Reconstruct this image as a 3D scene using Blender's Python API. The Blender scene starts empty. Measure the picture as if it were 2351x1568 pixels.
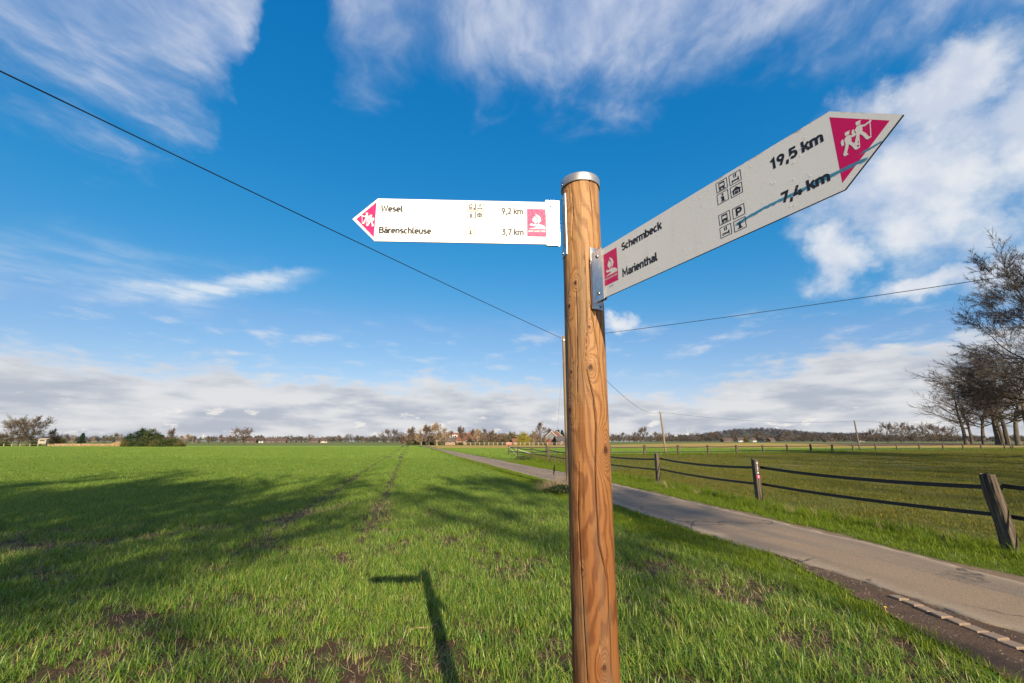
import bpy, math, random
import numpy as np
from mathutils import Vector, Matrix

SC = bpy.context.scene
COL = SC.collection
R = math.radians
rng = np.random.default_rng(7)

# ------------------------------------------------------------------ camera
H = 1.75
TILT = math.atan(229.5 / 980.0)
cam_d = bpy.data.cameras.new('camera')
cam_d.sensor_width = 36.0
cam_d.lens = 36.0 * 980.0 / 2351.0
cam_d.clip_start = 0.05
cam_d.clip_end = 20000
cam = bpy.data.objects.new('camera', cam_d)
COL.objects.link(cam)
cam.location = (0, 0, H)
cam.rotation_euler = (math.pi / 2 + TILT, 0, 0)
SC.camera = cam
SC.render.engine = 'CYCLES'
SC.view_settings.view_transform = 'Standard'
SC.view_settings.look = 'None'
SC.view_settings.gamma = 1.0
SC.view_settings.use_curve_mapping = False
SC.view_settings.exposure = 0.75
SC.cycles.max_bounces = 6
SC.cycles.diffuse_bounces = 3
SC.cycles.glossy_bounces = 3
SC.cycles.transmission_bounces = 4
SC.cycles.transparent_max_bounces = 8

SUN_AZ = 164.3      # degrees clockwise from +Y (behind the camera, to the right)
SUN_EL = 26.0

# ------------------------------------------------------------------ node helper
class NT:
    def __init__(self, tree):
        self.t = tree; tree.nodes.clear()
    def n(self, typ, **kw):
        nd = self.t.nodes.new(typ)
        for k, v in kw.items(): setattr(nd, k, v)
        return nd
    def link(self, a, b): self.t.links.new(a, b)
    def put(self, sock, v):
        if isinstance(v, bpy.types.NodeSocket): self.t.links.new(v, sock)
        elif v is not None:
            if sock.type == 'RGBA' and not isinstance(v, (int, float)) and len(v) == 3: v = (*v, 1)
            sock.default_value = v
    def m(self, op, a, b=None, c=None, clamp=False):
        nd = self.n('ShaderNodeMath', operation=op, use_clamp=clamp)
        for i, v in enumerate((a, b, c)): self.put(nd.inputs[i], v)
        return nd.outputs[0]
    def vm(self, op, a, b=None):
        nd = self.n('ShaderNodeVectorMath', operation=op)
        self.put(nd.inputs[0], a)
        if b is not None: self.put(nd.inputs[3 if op == 'SCALE' else 1], b)
        return nd.outputs['Value'] if op in ('LENGTH', 'DOT_PRODUCT', 'DISTANCE') else nd.outputs[0]
    def sep(self, v):
        nd = self.n('ShaderNodeSeparateXYZ'); self.put(nd.inputs[0], v); return nd.outputs
    def comb(self, x, y, z):
        nd = self.n('ShaderNodeCombineXYZ')
        for i, v in enumerate((x, y, z)): self.put(nd.inputs[i], v)
        return nd.outputs[0]
    def noise(self, vec, scale, detail=3, rough=.5, dist=0.0, lac=2.0, out=0):
        nd = self.n('ShaderNodeTexNoise'); nd.noise_dimensions = '3D'
        if vec is not None: self.put(nd.inputs['Vector'], vec)
        self.put(nd.inputs['Scale'], scale); self.put(nd.inputs['Detail'], detail)
        self.put(nd.inputs['Roughness'], rough); self.put(nd.inputs['Distortion'], dist); self.put(nd.inputs['Lacunarity'], lac)
        return nd.outputs[out]
    def voro(self, vec, scale, feature='F1', rnd=1.0):
        nd = self.n('ShaderNodeTexVoronoi', feature=feature)
        if vec is not None: self.put(nd.inputs['Vector'], vec)
        self.put(nd.inputs['Scale'], scale); self.put(nd.inputs['Randomness'], rnd)
        return nd.outputs[0]
    def mr(self, v, a, b, c=0.0, d=1.0, smooth=True):
        nd = self.n('ShaderNodeMapRange', interpolation_type='SMOOTHSTEP' if smooth else 'LINEAR')
        for i, x in enumerate((v, a, b, c, d)): self.put(nd.inputs[i], x)
        return nd.outputs[0]
    def mix(self, f, a, b, mode='MIX'):
        nd = self.n('ShaderNodeMix', data_type='RGBA', blend_type=mode)
        self.put(nd.inputs[0], f); self.put(nd.inputs[6], a); self.put(nd.inputs[7], b)
        return nd.outputs[2]
    def ramp(self, f, stops, interp='LINEAR'):
        nd = self.n('ShaderNodeValToRGB'); nd.color_ramp.interpolation = interp
        els = nd.color_ramp.elements
        while len(els) < len(stops): els.new(.5)
        for e, (p, c) in zip(els, stops):
            e.position = p; e.color = (*c, 1) if len(c) == 3 else c
        self.put(nd.inputs[0], f); return nd.outputs[0]
    def mapping(self, vec, loc=(0, 0, 0), rot=(0, 0, 0), scale=(1, 1, 1), typ='POINT'):
        nd = self.n('ShaderNodeMapping', vector_type=typ)
        self.put(nd.inputs[0], vec)
        nd.inputs[1].default_value = loc; nd.inputs[2].default_value = rot; nd.inputs[3].default_value = scale
        return nd.outputs[0]
    def bump(self, h, strength=.4, dist=.01):
        nd = self.n('ShaderNodeBump'); self.put(nd.inputs['Height'], h)
        nd.inputs['Strength'].default_value = strength; nd.inputs['Distance'].default_value = dist
        return nd.outputs[0]

def srgb(r, g, b):
    f = lambda c: (c / 255 / 12.92) if c <= 10 else ((c / 255 + .055) / 1.055) ** 2.4
    return (f(r), f(g), f(b))

# ------------------------------------------------------------------ sky
world = bpy.data.worlds.new('World'); SC.world = world; world.use_nodes = True
def build_world():
    w = NT(world.node_tree)
    sky = w.n('ShaderNodeTexSky', sky_type='NISHITA')
    sky.sun_disc = False; sky.sun_elevation = R(SUN_EL); sky.sun_rotation = R(SUN_AZ)
    sky.altitude = 0; sky.air_density = 1.0; sky.dust_density = 0.6; sky.ozone_density = 2.5
    tc = w.n('ShaderNodeTexCoord')
    d = w.vm('NORMALIZE', tc.outputs['Generated'])
    x, y, z = w.sep(d)[0:3]
    el = w.m('ARCSINE', z)
    az = w.m('ARCTAN2', x, y)
    # deepen the clear blue the way the polarised, saturated photograph shows it
    hs = w.n('ShaderNodeHueSaturation'); hs.inputs['Saturation'].default_value = 1.28
    hs.inputs['Hue'].default_value = 0.492
    hs.inputs['Value'].default_value = 1.0
    w.link(sky.outputs[0], hs.inputs['Color'])
    blue = w.mix(1.0, hs.outputs[0], (.80, 1.0, 1.07), 'MULTIPLY')
    bs = w.sep(w.vm('SCALE', blue, .1025))
    KX = 1.0 / (2 ** .6 * .10)
    br = w.m('MINIMUM', w.m('MULTIPLY', w.m('POWER', bs[0], 2.0), 17.9 * KX), w.m('ADD', w.m('MULTIPLY', bs[0], 1.65 * KX), .03 * KX))
    bgn = w.m('MULTIPLY', w.m('POWER', bs[1], .727), .945 * KX)
    bb = w.m('MULTIPLY', w.m('POWER', bs[2], .477), .97 * KX)
    blue = w.comb(br, bgn, bb)
    # cloud layers seen in perspective on a level plane
    zc = w.m('MAXIMUM', z, 0.0)
    den = w.m('ADD', zc, 0.055)
    pl = w.comb(w.m('DIVIDE', x, den), w.m('DIVIDE', y, den), 0.0)
    ae = w.comb(az, el, 0.0)
    # wind-blown upper cloud with a ragged, trailing lower margin
    pw = w.vm('ADD', pl, w.vm('SCALE', w.vm('SUBTRACT', w.noise(pl, 1.1, 4, .55, out=1), (.5, .5, .5)), .5))
    n1 = w.noise(w.mapping(pw, loc=(.4, 1.3, 0), rot=(0, 0, R(-20)), scale=(1.0, .9, 1)), 1.8, 8, .58)
    n2 = w.noise(w.mapping(pw, loc=(4, 7, 2), rot=(0, 0, R(-24)), scale=(1.25, .9, 1)), 4.6, 7, .58)
    aew = w.vm('ADD', ae, w.vm('SCALE', w.vm('SUBTRACT', w.noise(ae, 5.0, 5, .6, out=1), (.5, .5, .5)), .16))
    def blob(caz, cel, raz, rel, rot=0, src=None):
        mp = w.mapping(src or aew, loc=(R(caz), R(cel), 0), rot=(0, 0, R(rot)), scale=(R(raz), R(rel), 1), typ='TEXTURE')
        ln = w.vm('LENGTH', mp)
        return w.mr(ln, 1.0, 0.0)
    def union(lst):
        o = lst[0]
        for q in lst[1:]: o = w.m('MAXIMUM', o, q)
        return o
    nm = w.n('ShaderNodeFloatCurve'); cu = nm.mapping.curves[0]
    BT = [(-180, 40), (-120, 36), (-75, 28), (-60, 28), (-52, 26.5), (-46, 28.5), (-41, 32), (-37, 40), (-33.5, 52), (-31, 52), (-28.5, 45), (-22.5, 40.5), (-15, 42.5), (-9, 43), (0, 43.5), (10, 42), (18, 39.5), (27, 39.5), (34, 38.5), (42, 36), (52, 33), (70, 31), (120, 36), (180, 40)]
    P0 = [((a + 180) / 360, e / 90) for a, e in BT]
    cu.points[0].location = P0[0]; cu.points[1].location = P0[-1]
    for q in P0[1:-1]: cu.points.new(*q)
    nm.mapping.update()
    azn = w.m('ADD', w.m('DIVIDE', w.sep(aew)[0], 2 * math.pi), .5)
    w.link(azn, nm.inputs['Value'])
    tu = w.m('SUBTRACT', el, w.m('MULTIPLY', nm.outputs[0], math.pi / 2))
    tu = w.m('ADD', tu, w.m('MULTIPLY', w.m('SUBTRACT', n1, .5), R(22)))
    tu = w.m('ADD', tu, w.m('MULTIPLY', w.m('SUBTRACT', n2, .5), R(9)))
    up_d = w.m('MULTIPLY', w.mr(tu, R(-2.5), R(8.5)), w.mr(w.m('ADD', w.m('MULTIPLY', n1, .55), w.m('MULTIPLY', n2, .45)), .36, .64, .22, .86))
    # broken cumulus on the right
    cu_v = w.vm('ADD', ae, w.vm('SCALE', w.vm('SUBTRACT', w.noise(ae, 7.0, 6, .6, out=1), (.5, .5, .5)), .16))
    CU = union([blob(47, 24, 18, 13, 0, cu_v), blob(50, 31, 14, 7, 0, cu_v), blob(40, 20, 7, 6, 0, cu_v), blob(58, 25, 16, 14, 0, cu_v), blob(46, 15.5, 7, 3, 0, cu_v),
                blob(54, 15, 11, 5, 0, cu_v), blob(75, 22, 18, 12, 0, cu_v), blob(15, 16, 5, 2.4, 0, cu_v)])
    n3 = w.noise(w.mapping(ae, scale=(1, 1.25, 1)), 7.5, 9, .6)
    cu_d = w.mr(w.m('ADD', w.m('MULTIPLY', CU, .95), w.m('MULTIPLY', w.m('SUBTRACT', n3, .5), 1.35)), .20, .92, 0, .90)
    # feathery cirrus streak on the left
    ci_v = w.vm('ADD', ae, w.vm('SCALE', w.vm('SUBTRACT', w.noise(ae, 16.0, 4, .6, out=1), (.5, .5, .5)), .045))
    CI = union([blob(-36.5, 16.6, 13, 1.7, 17, ci_v), blob(-32, 18.6, 8, 1.3, 16, ci_v)])
    CI2 = union([blob(-43, 16.5, 17, 4.6, 6), blob(-55, 15, 14, 4)])
    nci = w.noise(w.mapping(ae, rot=(0, 0, R(-14)), scale=(1.2, 9, 1)), 6, 5, .6)
    ci_d = w.m('ADD', w.m('MULTIPLY', CI, w.mr(nci, .22, .62, .25, 1.0)), w.m('MULTIPLY', CI2, w.mr(nci, .3, .8, .05, .45)), clamp=True)
    ci_d = w.m('MULTIPLY', ci_d, .85)
    # low stratocumulus deck
    edge = w.noise(w.comb(az, 0.0, 3.0), 2.2, 4, .55)
    edge2 = w.noise(w.mapping(ae, scale=(1, 2.8, 1)), 7.0, 5, .52)
    edge3 = w.noise(w.mapping(ae, loc=(3, 1, 0), scale=(1, 3.0, 1)), 18.0, 5, .55)
    top = w.m('ADD', R(8.0), w.m('MULTIPLY', w.m('SUBTRACT', edge, .5), R(3)))
    top = w.m('SUBTRACT', top, w.mr(w.m('ABSOLUTE', w.m('SUBTRACT', az, R(19))), 0.0, R(15), R(2.2), 0.0))
    side = w.mr(az, R(22), R(42), 0, R(2.4))
    top = w.m('ADD', top, side)
    t = w.m('SUBTRACT', top, el)
    t = w.m('ADD', t, w.m('MULTIPLY', w.m('SUBTRACT', edge2, .5), R(8)))
    t = w.m('ADD', t, w.m('MULTIPLY', w.m('SUBTRACT', edge3, .5), R(5)))
    dk_d = w.mr(t, R(-.6), R(2.0), 0, .96)
    # small separate puffs over the deck's edge
    PU = w.m('MULTIPLY', w.mr(el, R(6), R(10)), w.mr(el, R(17), R(11.5)))
    npu = w.noise(w.mapping(ae, loc=(1.3, .4, 0), scale=(1, 3.4, 1)), 8.5, 7, .58)
    pu_d = w.m('MULTIPLY', PU, w.mr(npu, .50, .78, 0, .7))
    # cloud colours (radiance before the background strength)
    sh = w.noise(w.mapping(ae, loc=(0, .03, 0), scale=(1, 4.0, 1)), 4.6, 5, .5)
    sh2 = w.noise(w.mapping(ae, loc=(2, .03, 0), scale=(1, 4.2, 1)), 11, 4, .5)
    shs = w.m('ADD', w.m('MULTIPLY', sh, .6), w.m('MULTIPLY', sh2, .4))
    dk_c = w.mix(w.mr(shs, .40, .60), (3.0, 3.3, 3.85), (4.95, 5.0, 5.12))
    rim = w.mr(t, R(0.2), R(4.2), 1, 0)
    dk_c = w.mix(w.m('MULTIPLY', rim, .75), dk_c, (4.97, 5.00, 5.11))
    pf = w.m('MULTIPLY', w.mr(w.noise(w.mapping(ae, loc=(5, 0, 0), scale=(1, 2.6, 1)), 17, 6, .55), .58, .66), w.m('MULTIPLY', w.mr(el, R(.3), R(1.2)), w.mr(el, R(5), R(2.6))))
    dk_c = w.mix(w.m('MULTIPLY', pf, .85), dk_c, (5.93, 5.73, 5.45))
    up_c = w.mix(w.mr(n2, .35, .65), (3.17, 3.73, 5.11), (4.55, 4.83, 5.59))
    cu_c = w.mix(w.mr(w.noise(w.mapping(ae, loc=(0, -.03, 0)), 7.5, 6, .55), .40, .60), (4.28, 4.62, 5.38), (5.73, 5.80, 5.93))
    col = w.mix(up_d, blue, up_c)
    col = w.mix(ci_d, col, (5.11, 5.52, 5.93))
    col = w.mix(cu_d, col, cu_c)
    col = w.mix(pu_d, col, (5.11, 5.24, 5.52))
    col = w.mix(dk_d, col, dk_c)
    bg = w.n('ShaderNodeBackground'); w.link(col, bg.inputs['Color']); bg.inputs['Strength'].default_value = 0.09
    out = w.n('ShaderNodeOutputWorld'); w.link(bg.outputs[0], out.inputs['Surface'])
build_world()

# ------------------------------------------------------------------ sun
sun_d = bpy.data.lights.new('sun', 'SUN'); sun_d.energy = 5.0; sun_d.angle = R(.55); sun_d.color = (1.0, .84, .61)
sun = bpy.data.objects.new('sun', sun_d); COL.objects.link(sun)
SUNV = Vector((math.sin(R(SUN_AZ)) * math.cos(R(SUN_EL)), math.cos(R(SUN_AZ)) * math.cos(R(SUN_EL)), math.sin(R(SUN_EL))))
sun.rotation_euler = SUNV.to_track_quat('Z', 'Y').to_euler()
sun.location = (0, 0, 30)

# ------------------------------------------------------------------ placing helpers
CX, CY, FP = 1175.5, 784.0, 980.0
ct, st = math.cos(TILT), math.sin(TILT)
def ground(px, py, z=0.0):
    yc = py - CY; up = FP * st - yc * ct; fw = FP * ct + yc * st; k = (z - H) / up
    return (px - CX) * k, fw * k
def at(px, F, z=0.0):            # sideways distance of something at forward distance F
    return (px - CX) / FP * (F * ct + (z - H) * st)
def hgt(py, F):                  # height of something seen at row py at distance F
    yc = py - CY; return H + F * (FP * st - yc * ct) / (FP * ct + yc * st)
def S(v, a, b):
    t = np.clip((np.asarray(v, float) - a) / (b - a), 0, 1); return t * t * (3 - 2 * t)
def zt(x, y):                    # lie of the land
    return 0.95 * S(y, 95, 185) * S(x, 15, 105) + 0.6 * S(y, 260, 620) * (1 - .7 * S(x, 15, 105))

def tag(o, label=None, cat=None, group=None, kind=None):
    if label: o['label'] = label
    if cat: o['category'] = cat
    if group: o['group'] = group
    if kind: o['kind'] = kind
    return o
def link(o, parent=None):
    COL.objects.link(o)
    if parent is not None: o.parent = parent
    return o
def empty(name, loc=(0, 0, 0), rz=0.0):
    o = bpy.data.objects.new(name, None); o.empty_display_size = .2
    o.location = loc; o.rotation_euler = (0, 0, rz); COL.objects.link(o); return o
def mesh_np(name, V, polys, mats=(), smooth=False, attrs=None):
    """polys: list of (n,k) integer arrays"""
    me = bpy.data.meshes.new(name)
    V = np.asarray(V, np.float32).reshape(-1, 3)
    polys = [np.asarray(p, np.int32) for p in polys if len(p)]
    me.vertices.add(len(V)); me.vertices.foreach_set('co', V.ravel())
    if polys:
        loops = np.concatenate([p.ravel() for p in polys])
        tot = np.concatenate([np.full(len(p), p.shape[1], np.int32) for p in polys])
        start = np.concatenate(([0], np.cumsum(tot)[:-1])).astype(np.int32)
        me.loops.add(len(loops)); me.loops.foreach_set('vertex_index', loops)
        me.polygons.add(len(tot)); me.polygons.foreach_set('loop_start', start); me.polygons.foreach_set('loop_total', tot)
        me.polygons.foreach_set('use_smooth', np.full(len(tot), smooth))
    for k, (typ, arr) in (attrs or {}).items():
        a = me.attributes.new(k, typ, 'POINT')
        a.data.foreach_set('vector' if typ == 'FLOAT_VECTOR' else 'value', np.asarray(arr, np.float32 if typ != 'INT' else np.int32).ravel())
    me.update(calc_edges=True)
    for m in mats: me.materials.append(m)
    return me
def obj(name, me, parent=None, loc=None):
    o = bpy.data.objects.new(name, me)
    if loc is not None: o.location = loc
    return link(o, parent)

class MB:
    """collects boxes, prisms, tubes, plates into one mesh"""
    def __init__(self): self.v = []; self.f = []
    def add(self, vs, fs):
        b = len(self.v); self.v += [tuple(p) for p in vs]; self.f += [tuple(i + b for i in q) for q in fs]; return self
    def box(self, c, s, rz=0.0, M=None):
        vs = []
        for dx in (-.5, .5):
            for dy in (-.5, .5):
                for dz in (-.5, .5):
                    p = Vector((dx * s[0], dy * s[1], dz * s[2]))
                    if rz: p.rotate(Matrix.Rotation(rz, 3, 'Z'))
                    p += Vector(c); vs.append(M @ p if M else p)
        return self.add(vs, [(0, 1, 3, 2), (4, 6, 7, 5), (0, 4, 5, 1), (2, 3, 7, 6), (0, 2, 6, 4), (1, 5, 7, 3)])
    def prism(self, poly, a, b, fr):
        """poly in (u,v) extruded from a to b along the frame's normal; fr(u,v,w)->xyz"""
        n = len(poly)
        vs = [fr(u, v, a) for u, v in poly] + [fr(u, v, b) for u, v in poly]
        fs = [tuple(range(n - 1, -1, -1)), tuple(range(n, 2 * n))] + [(i, (i + 1) % n, n + (i + 1) % n, n + i) for i in range(n)]
        return self.add(vs, fs)
    def tube(self, pts, r, sides=8, caps=True):
        pts = [Vector(p) for p in pts]; n = len(pts)
        rr = r if hasattr(r, '__len__') else [r] * n
        vs = []; 
        for i, p in enumerate(pts):
            t = (pts[min(i + 1, n - 1)] - pts[max(i - 1, 0)]).normalized()
            a = t.orthogonal().normalized() if abs(t.z) > .9 else t.cross(Vector((0, 0, 1))).normalized()
            if abs(t.z) > .9: a = Vector((1, 0, 0)) - t * t.x; a.normalize()
            b = t.cross(a)
            for k in range(sides):
                g = 2 * math.pi * k / sides; vs.append(p + (a * math.cos(g) + b * math.sin(g)) * rr[i])
        fs = [(i * sides + k, i * sides + (k + 1) % sides, (i + 1) * sides + (k + 1) % sides, (i + 1) * sides + k) for i in range(n - 1) for k in range(sides)]
        if caps: fs += [tuple(range(sides - 1, -1, -1)), tuple((n - 1) * sides + k for k in range(sides))]
        return self.add(vs, fs)
    def mesh(self, name, mat=None, smooth=False):
        me = bpy.data.meshes.new(name); me.from_pydata(self.v, [], self.f)
        me.update()
        if smooth: me.polygons.foreach_set('use_smooth', np.ones(len(me.polygons), bool))
        if mat: me.materials.append(mat)
        return me
    def obj(self, name, mat, parent=None, smooth=False):
        return obj(name, self.mesh(name, mat, smooth), parent)

# ------------------------------------------------------------------ value noise on arrays
_tab = np.random.default_rng(3).random((256, 256))
def vnoise(x, y):
    x = np.asarray(x, float); y = np.asarray(y, float)
    xi = np.floor(x).astype(int); yi = np.floor(y).astype(int); fx = x - xi; fy = y - yi
    fx = fx * fx * (3 - 2 * fx); fy = fy * fy * (3 - 2 * fy)
    g = lambda a, b: _tab[a % 256, b % 256]
    return (g(xi, yi) * (1 - fx) + g(xi + 1, yi) * fx) * (1 - fy) + (g(xi, yi + 1) * (1 - fx) + g(xi + 1, yi + 1) * fx) * fy
def fbm(x, y, o=4):
    a = 0; w = .5; t = 0
    for k in range(o):
        a = a + w * vnoise(x * 2 ** k + 17 * k, y * 2 ** k + 5 * k); t += w; w *= .5
    return a / t
# ------------------------------------------------------------------ materials
def material(name):
    m = bpy.data.materials.new(name); m.use_nodes = True
    w = NT(m.node_tree); w.mat = m
    w.out = w.n('ShaderNodeOutputMaterial')
    return w
def pbsdf(w, color, rough=.7, metal=0.0, spec=.5, normal=None):
    b = w.n('ShaderNodeBsdfPrincipled')
    w.put(b.inputs['Base Color'], color); w.put(b.inputs['Roughness'], rough); w.put(b.inputs['Metallic'], metal)
    w.put(b.inputs['Specular IOR Level'], spec)
    if normal is not None: w.link(normal, b.inputs['Normal'])
    return b
def finish(w, sh):
    w.link(sh.outputs[0], w.out.inputs['Surface']); return w.mat
def geo_pos(w): return w.n('ShaderNodeNewGeometry').outputs['Position']
def obj_co(w): return w.n('ShaderNodeTexCoord').outputs['Object']
def simple(name, col, rough=.7, metal=0., var=.25, scale=8., spec=.5, bump=0., bd=.01, stretch=(1, 1, 1)):
    w = material(name)
    v = w.mapping(obj_co(w), scale=stretch)
    n = w.noise(v, scale, 5, .6)
    c = w.mix(w.mr(n, .3, .7, smooth=False), tuple(k * (1 - var) for k in col), tuple(min(1, k * (1 + var)) for k in col))
    return finish(w, pbsdf(w, c, rough, metal, spec, w.bump(n, bump, bd) if bump else None))

def m_soil():
    w = material('soil'); p = geo_pos(w)
    n = w.noise(p, 3.0, 8, .65); f = w.noise(p, 40, 5, .7)
    c = w.mix(n, (.045, .027, .017), (.125, .078, .048))
    c = w.mix(w.mr(f, .55, .8), c, (.20, .135, .085))
    return finish(w, pbsdf(w, c, .9, 0, .3, w.bump(w.m('ADD', n, w.m('MULTIPLY', f, .4)), .9, .05)))
def m_field():
    # soil under the young wheat, closed over by leaves where the stand is seen from afar
    w = material('wheat_ground'); p = geo_pos(w); x, y, z = w.sep(p)[0:3]
    n = w.noise(p, 2.6, 8, .65); f = w.noise(p, 40, 5, .7)
    c = w.mix(n, (.034, .021, .013), (.090, .054, .033))
    c = w.mix(w.mr(f, .55, .8), c, (.14, .09, .055))
    g = w.noise(p, .35, 7, .6)
    grn = w.mix(w.mr(g, .35, .65), (.150, .250, .022), (.215, .300, .034))
    tl = w.m('MINIMUM', w.m('ABSOLUTE', w.m('ADD', x, w.m('ADD', w.m('MULTIPLY', y, .233), .72))), w.m('ABSOLUTE', w.m('ADD', x, w.m('ADD', w.m('MULTIPLY', y, .232), 2.6))))
    grn = w.mix(w.mr(tl, .75, .25), grn, (.075, .078, .026))
    d = w.m('ADD', y, w.m('MULTIPLY', w.m('ABSOLUTE', x), .5))
    c = w.mix(w.mr(d, 22, 70), c, grn)
    return finish(w, pbsdf(w, c, .95, 0, .2, w.bump(w.m('ADD', n, w.m('MULTIPLY', f, .4)), .8, .05)))
def m_meadow(name, a, b, c2, sc=.5):
    w = material(name); p = geo_pos(w)
    n = w.noise(p, sc, 8, .62); f = w.noise(p, 12, 5, .7); q = w.noise(w.mapping(p, scale=(1, .35, 1)), sc * .45, 4, .6)
    c = w.mix(w.mr(n, .35, .65), a, b); c = w.mix(w.mr(q, .5, .68), c, c2)
    c = w.mix(w.m('MULTIPLY', f, .5), c, tuple(k * .45 for k in a))
    return finish(w, pbsdf(w, c, .95, 0, .2, w.bump(f, .6, .05)))
def m_road():
    w = material('old_asphalt'); p = geo_pos(w)
    at_ = w.n('ShaderNodeAttribute', attribute_name='across').outputs['Fac']
    g = w.noise(p, 120, 3, .7); n = w.noise(p, 1.1, 6, .6)
    st_ = w.noise(w.comb(w.m('MULTIPLY', at_, 2.6), w.m('MULTIPLY', w.sep(p)[1], .05), 2.3), 1.6, 2, .5)
    c = w.mix(n, (.175, .120, .074), (.262, .184, .114))
    c = w.mix(w.m('MULTIPLY', w.mr(st_, .46, .66), .75), c, (.085, .078, .072))
    # sandy, washed-out margins
    e = w.m('MINIMUM', at_, w.m('SUBTRACT', 1.0, at_))
    e = w.m('ADD', e, w.m('MULTIPLY', w.m('SUBTRACT', w.noise(p, 1.3, 5, .7), .5), .16))
    c = w.mix(w.mr(e, .14, .0), c, (.29, .23, .165))
    c = w.mix(w.mr(g, .42, .72), c, (.34, .26, .175))
    c = w.mix(w.mr(g, .5, .28), c, (.06, .055, .05))
    v = w.voro(w.vm('ADD', p, w.vm('SCALE', w.noise(p, 2.5, 4, .6, out=1), .5)), .55, 'DISTANCE_TO_EDGE')
    cr = w.m('MULTIPLY', w.mr(v, .014, .004), w.mr(w.noise(p, .45, 3), .40, .52))
    c = w.mix(w.m('MULTIPLY', cr, .8), c, (.03, .026, .022))
    h = w.m('SUBTRACT', w.m('MULTIPLY', g, .5), cr)
    return finish(w, pbsdf(w, c, .85, 0, .35, w.bump(h, .5, .006)))
def m_leafy(name, a, b, dry, transl=.35, patch=.6, rough=.5, spec=.3, dryamt=.12):
    """blades and leaves: colour drifts from plant to plant and over the ground"""
    w = material(name); p = geo_pos(w)
    oi = w.n('ShaderNodeObjectInfo')
    n = w.noise(p, patch, 4, .6)
    c = w.mix(w.mr(w.m('ADD', w.m('MULTIPLY', n, .6), w.m('MULTIPLY', oi.outputs['Random'], .4)), .25, .75), a, b)
    hv = w.n('ShaderNodeAttribute', attribute_name='tone').outputs['Fac']
    c = w.mix(w.mr(hv, 1 - dryamt, 1 - dryamt + .02), c, dry)
    c = w.mix(w.mr(hv, .0, .45, .75, 0), c, tuple(k * .42 for k in a))
    c = w.mix(w.mr(hv, .5, .9, 0, .55), c, tuple(k * q for k, q in zip(b, (1.5, 1.3, 1.3))))
    s = pbsdf(w, c, rough, 0, spec)
    tr = w.n('ShaderNodeBsdfTranslucent'); w.put(tr.inputs['Color'], w.mix(1., c, (1.25, 1.15, .55), 'MULTIPLY'))
    mx = w.n('ShaderNodeMixShader'); mx.inputs[0].default_value = transl
    w.link(s.outputs[0], mx.inputs[1]); w.link(tr.outputs[0], mx.inputs[2])
    return finish(w, mx)

MAT = {}
MAT['soil'] = m_soil()
MAT['field'] = m_field()
MAT['road'] = m_road()
MAT['ground'] = m_meadow('meadow', (.12, .155, .035), (.15, .18, .045), (.19, .165, .065), .03)
MAT['paddock'] = m_meadow('grazed_pasture', (.082, .098, .012), (.120, .118, .018), (.19, .135, .04), .5)
MAT['verge'] = m_meadow('verge_turf', (.085, .125, .012), (.115, .150, .018), (.12, .12, .035), 1.2)
MAT['crop'] = m_meadow('crop_green', (.125, .215, .040), (.155, .245, .05), (.15, .24, .055), .08)
MAT['yellow'] = m_meadow('withered_catch_crop', (.34, .24, .055), (.40, .29, .075), (.36, .25, .075), .08)
MAT['plough'] = m_meadow('ploughed_soil', (.13, .085, .055), (.17, .11, .07), (.15, .10, .06), .1)
MAT['wheat'] = m_leafy('wheat_leaf', (.092, .208, .022), (.192, .290, .040), (.46, .31, .11), .32, .5, .42, .4, .08)
MAT['grass'] = m_leafy('verge_grass_leaf', (.105, .185, .007), (.165, .235, .011), (.30, .24, .10), .38, .9, .5, .3, .04)
MAT['pasture'] = m_leafy('pasture_leaf', (.074, .112, .009), (.148, .148, .015), (.36, .25, .09), .3, .35, .55, .3, .18)
MAT['dry'] = m_leafy('dry_grass', (.42, .32, .19), (.55, .44, .28), (.30, .22, .12), .3, 1, .6, .2, .2)
MAT['bramble'] = m_leafy('bramble_leaf', (.05, .085, .018), (.085, .13, .025), (.16, .07, .03), .3, 2, .4, .4, .1)
MAT['bark'] = simple('bark', (.085, .068, .048), .9, var=.45, scale=3, bump=.6, bd=.03, stretch=(1, 1, .3))
MAT['bark_pale'] = simple('bark_pale', (.27, .23, .17), .9, var=.35, scale=3, bump=.4, bd=.03, stretch=(1, 1, .3))
MAT['twig'] = simple('twig', (.085, .060, .042), .9, var=.3, scale=.6)
MAT['twig_dark'] = simple('twig_dark', (.052, .040, .032), .9, var=.3, scale=.6)
MAT['twig_red'] = simple('twig_reddish', (.140, .098, .070), .9, var=.3, scale=.5)
MAT['twig_tan'] = simple('twig_tan', (.30, .22, .135), .9, var=.3, scale=.5)
MAT['twig_olive'] = simple('twig_budding', (.13, .115, .055), .9, var=.3, scale=.5)
MAT['twig_grey'] = simple('twig_grey', (.125, .105, .095), .9, var=.25, scale=.5)
MAT['willow'] = m_leafy('willow_catkins', (.26, .25, .035), (.36, .32, .05), (.3, .25, .05), .3, .3)
MAT['needle'] = m_leafy('conifer_needles', (.018, .042, .020), (.030, .062, .026), (.03, .05, .02), .15, .5)
MAT['evergreen'] = m_leafy('evergreen_leaf', (.034, .060, .018), (.072, .098, .026), (.10, .085, .03), .2, .4)
MAT['shrub'] = m_leafy('budding_shrub', (.11, .115, .035), (.16, .15, .05), (.17, .11, .05), .25, .3)
MAT['reed'] = m_leafy('dead_reed', (.38, .25, .13), (.48, .33, .18), (.3, .2, .1), .3, .3)
MAT['sleeper'] = None
MAT['band'] = simple('black_rubber', (.012, .012, .013), .55, var=.3, scale=5)
MAT['galv'] = simple('galvanised_steel', (.40, .41, .42), .5, .85, var=.22, scale=24, bump=.05, bd=.001)
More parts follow.
